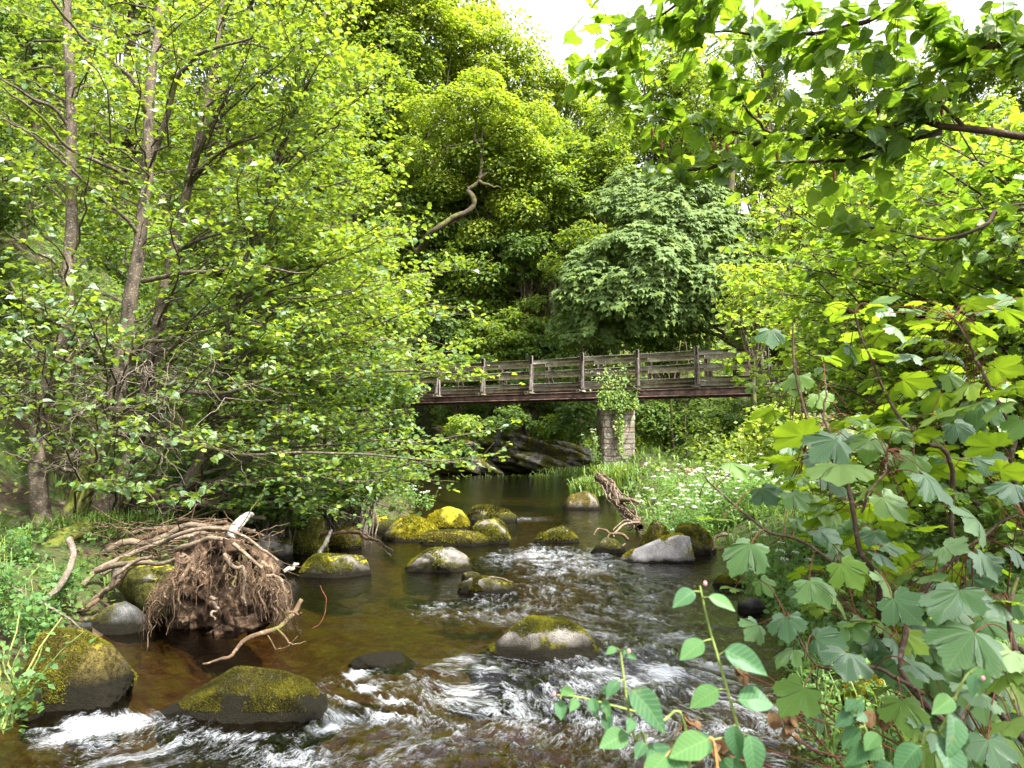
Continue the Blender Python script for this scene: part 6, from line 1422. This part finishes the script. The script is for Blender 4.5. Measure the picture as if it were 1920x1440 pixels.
def umbel_plant(label, loc, h, nu, seed, leafn=120, spread=.35, name='flowering_plant', cat='plant', group='white-flowered plants', us=.05, tint=0, stemr=.004, flower=True):
    rng = np.random.default_rng(seed); root = thing(name, label, cat, group, loc=loc); loc = np.array(loc, float)
    tops, B, R = [], [], []
    for _ in range(nu):
        e = loc + np.array([rng.normal(0, spread), rng.normal(0, spread), h * rng.uniform(.7, 1.1)]); s = np.linspace(0, 1, 8)[:, None]
        st = loc + [rng.normal(0, spread * .3), rng.normal(0, spread * .3), -.05]; ln = st + (e - st) * s; ln = wobble(ln, .03, 3, rng); B.append(ln); R.append(np.linspace(1, .45, 8) * stemr); tops.append(e)
    mb = MB(); tubes(mb, np.array(B), np.array(R), 5); mb.build('stems', M['green_stem'], root, kind='stuff')
    if flower:
        for e in tops:
            v, f = [], []; mb = MB()
            m = 34; a = rng.uniform(0, 2 * np.pi, m); r = np.sqrt(rng.uniform(0, 1, m)) * us; p = e + np.column_stack([np.cos(a) * r, np.sin(a) * r, .25 * us - r * r / us * .35 + rng.normal(0, .003, m)])
            put(mb, RH, p, np.array([0, 0, 1.]) + rng.normal(0, .5, (m, 3)), rng.normal(0, 1, (m, 3)), us * .36, .5); mb.build('flower_head', M['petal'], root)
    n = leafn; i = rng.integers(nu, size=n); u = rng.uniform(.05, .92, n); Bn = np.array(B); p = Bn[i, (u * 7).astype(int)] + rng.normal(0, .07, (n, 3)) * [1, 1, .5]
    dl = rng.normal(0, 1, (n, 3)); mb = MB(); put(mb, RH, p, np.array([0, -.2, .9]) + rng.normal(0, .5, (n, 3)), dl, rng.uniform(.035, .075, n), np.clip(.5 + tint + rng.normal(0, .2, n), 0, 1)); mb.build('leaves', M['herb_leaf'], root, kind='stuff')
    return root
t = NT('petal'); df = t.n('ShaderNodeBsdfDiffuse'); df.inputs[0].default_value = (.78, .80, .74, 1); tr = t.n('ShaderNodeBsdfTranslucent'); tr.inputs[0].default_value = (.7, .74, .6, 1); mx = t.n('ShaderNodeMixShader'); mx.inputs[0].default_value = .35; t.l(df.outputs[0], mx.inputs[1]); t.l(tr.outputs[0], mx.inputs[2]); M['petal'] = t.done(mx)
rng = np.random.default_rng(720)
FL = []
for i in range(46):
    u = rng.uniform(0, 1); px = 1180 + 330 * u; py = rng.uniform(905 + 20 * u, 1000 + 15 * u); FL.append((px, py))
FL.sort(key=lambda q: q[1])
names = ['beside the dry root log', 'under the pier', 'at the upper edge of the bank', 'in the middle of the bank', 'behind the mossy block boulder', 'near the sycamore sapling leaves', 'at the right of the bank']
def fl_label(i, px, py):
    return 'white-flowered herb in the dense bank of flowers right of the root log'
for i, (px, py) in enumerate(FL):
    z = .35; q = W(px, min(py + 25, 1040), z); d = q[1]
    if d < 13.4: d = 13.4 + rng.uniform(0, 2.5); q = P(px, py, d)
    if river_sd(np.array([q[0]]), np.array([q[1]]))[0] < .1: q[0] += .5
    gz = float(ground_z(np.array([q[0]]), np.array([q[1]]))[0])
    umbel_plant(fl_label(i, px, py), (q[0], q[1], gz), rng.uniform(.65, 1.05), int(rng.integers(3, 7)), 730 + i, 420, .24, tint=.12, us=.055, group='white-flowered herbs on the right bank')
for i, (px, py, d, h, lb) in enumerate([(775, 935, 15.6, .35, 'white-flowered herb on top of the yellow mossed boulder'), (800, 940, 16.5, .35, 'second white-flowered herb behind the yellow mossed boulder'), (1118, 855, 23.5, .9, 'tall pale-flowered herb left of the pier foot'), (1405, 1100, 9.3, .4, 'low white-flowered herb at the right waterline'), (1450, 1060, 9.8, .5, 'white-flowered herb under the sapling twig'), (1470, 1090, 8.6, .4, 'small-flowered herb between the sapling and the river'), (500, 905, 14.5, .5, 'thin white-flowered herb in the shade of the alders')]):
    c = P(px, py, d); umbel_plant(lb, (c[0], c[1], c[2] - .1), h, 6, 790 + i, 200, .16, tint=.1, group='scattered white-flowered herbs')
# reddish dead umbel standing above the flowers, and big butterbur-like leaf
c = P(1297, 885, 18.5); o = umbel_plant('single dried pinkish-brown seed head standing above the white flowers', (c[0], c[1], c[2] - 1.0), 1.0, 1, 799, 20, .02, group=None, us=.16, stemr=.012)
t = NT('dry_umbel'); M['dry'] = t.done(t.bsdf(rgb(.42, .22, .17), .8, .2))
for ch in o.children:
    if ch.name.startswith('flower_head'): ch.data.materials.clear(); ch.data.materials.append(M['dry'])
# herbs at the left edge: thick pale stems with ferny leaves
for i, (px, py, d, h, lb) in enumerate([(28, 1335, 4.75, .55, 'juicy green-stemmed herb at the bottom left waterline'), (60, 1190, 6.2, .45, 'ferny green herb behind the big rounded boulder'), (10, 1150, 6.6, .6, 'ferny herb clump at the left edge above the boulder'), (110, 1120, 7.6, .4, 'low herb patch beneath the curving grey branch'), (40, 1050, 8.2, .4, 'green herb clump at the left edge under the alders')]):
    c = P(px, py, d); umbel_plant(lb, (c[0], c[1], c[2] - .02), h, 7, 810 + i, 420 if i else 150, .14, flower=False, group='ferny herbs on the left', stemr=.009 if i == 0 else .004, tint=-.22, name='herb')
# climbing growth over the pier head
rng = np.random.default_rng(830); o = thing('climbing_ivy', 'bright climbing ivy over the top of the pier and up the railing', 'ivy', loc=P(1158, 770, 24.3)); a = np.concatenate([rng.uniform(0, 1, (1000, 2)) * [74, 34] + [1122, 733], rng.normal(0, 1, (260, 2)) * [18, 12] + [1150, 715], rng.normal(0, 1, (300, 2)) * [4, 30] + [1163, 800]])
p = np.array([P(x, y, 24.32 - rng.uniform(0, .35)) for x, y in a]); n = len(p); mb = MB(); put(mb, RH, p, np.array([0, -.7, .6]) + rng.normal(0, .4, (n, 3)), rng.normal(0, 1, (n, 3)) - BZ * .5, rng.uniform(.06, .12, n), np.clip(rng.normal(.65, .2, n), 0, 1)); mb.build('leaves', M['ivy_leaf'], o, kind='stuff')
B = [wobble(smooth_line(pl3([(1160 + rng.normal(0, 12), 850, 24.38), (1160 + rng.normal(0, 14), 790, 24.36), (1155 + rng.normal(0, 18), 730, 24.3)]), 12), .06, 4, rng) for _ in range(14)]
mb = MB(); tubes(mb, np.array(B), np.full((14, 12), .008), 4); mb.build('stems', M['twig'], o, kind='stuff')
# low leafy growth along the right bank at the water
rng = np.random.default_rng(840); n = 16000
px = rng.uniform(1380, 1930, n); y = rng.uniform(2.2, 11, n) ; x = (px - 960) / FPX * y; s = river_sd(x, y); k = (s > -.1); x, y, s = x[k], y[k], s[k]
z = ground_z(x, y) + rng.uniform(0, .35, len(x)) * np.clip(s + .3, .2, 1)
mb = MB(); put(mb, RD, np.column_stack([x, y, z]), np.array([0, -.2, .9]) + rng.normal(0, .45, (len(x), 3)), rng.normal(0, 1, (len(x), 3)), np.maximum(.025, .006 * y) * rng.uniform(.7, 1.6, len(x)), np.clip(rng.normal(.5, .2, len(x)), 0, 1)); mb.build('ground_cover', M['herb_leaf'], kind='stuff')
n = 4600; px = rng.uniform(-100, 760, n); y = rng.uniform(5.5, 17, n); x = (px - 960) / FPX * y; s = river_sd(x, y); k = (s > .15) & ((x > -5.5) | (y < 10.5)); x, y, s = x[k], y[k], s[k]
mb = MB(); put(mb, RD, np.column_stack([x, y, ground_z(x, y) + rng.uniform(0, .3, len(x))]), np.array([0, -.2, .9]) + rng.normal(0, .45, (len(x), 3)), rng.normal(0, 1, (len(x), 3)), .05 * rng.uniform(.6, 1.5, len(x)), np.clip(rng.normal(.4, .25, len(x)), 0, 1)); mb.build('ground_cover', M['dull_leaf'], kind='stuff')
# withered leaves on the stems by the water
mb = MB(); ws = [(1300, 1345, 2.6), (1275, 1348, 2.6), (1385, 1235, 2.7), (1395, 1255, 2.7), (1480, 1345, 2.5), (1485, 1370, 2.5), (1470, 1330, 2.5), (1650, 1335, 2.4), (1355, 1400, 2.3)]
for (a, b, d) in ws:
    c = P(a, b, d); m = 5; put(mb, T_oval(), c + rng.normal(0, .012, (m, 3)), rng.normal(0, 1, (m, 3)), np.array([0, 0, -1.]) + rng.normal(0, .35, (m, 3)), rng.uniform(.03, .06, m), .5)
t = NT('withered'); n2 = t.noise(30, 3, t.coord('Object')); M['withered'] = t.done(t.bsdf(t.ramp(n2, [(.3, rgb(.10, .055, .025)), (.7, rgb(.30, .19, .10))]), .9, .1))
root = thing('withered_stems', 'thin stems with hanging brown withered leaves beside the lower rapids', 'dead plant', loc=gb(1.9, 2.6)); mb.build('withered_leaves', M['withered'], root, kind='stuff')
B = []
for (a, b, d) in ws: g_ = gb(1.9 + rng.normal(0, .1), 2.7); B.append(wobble(smooth_line(np.array([g_, (g_ + P(a, b, d)) / 2 + [0, 0, .1], P(a, b, d)]), 12), .03, 3, rng))
mb = MB(); tubes(mb, np.array(B), np.full((len(B), 12), .003), 5); mb.build('stems', M['red_stem'], root, kind='stuff')
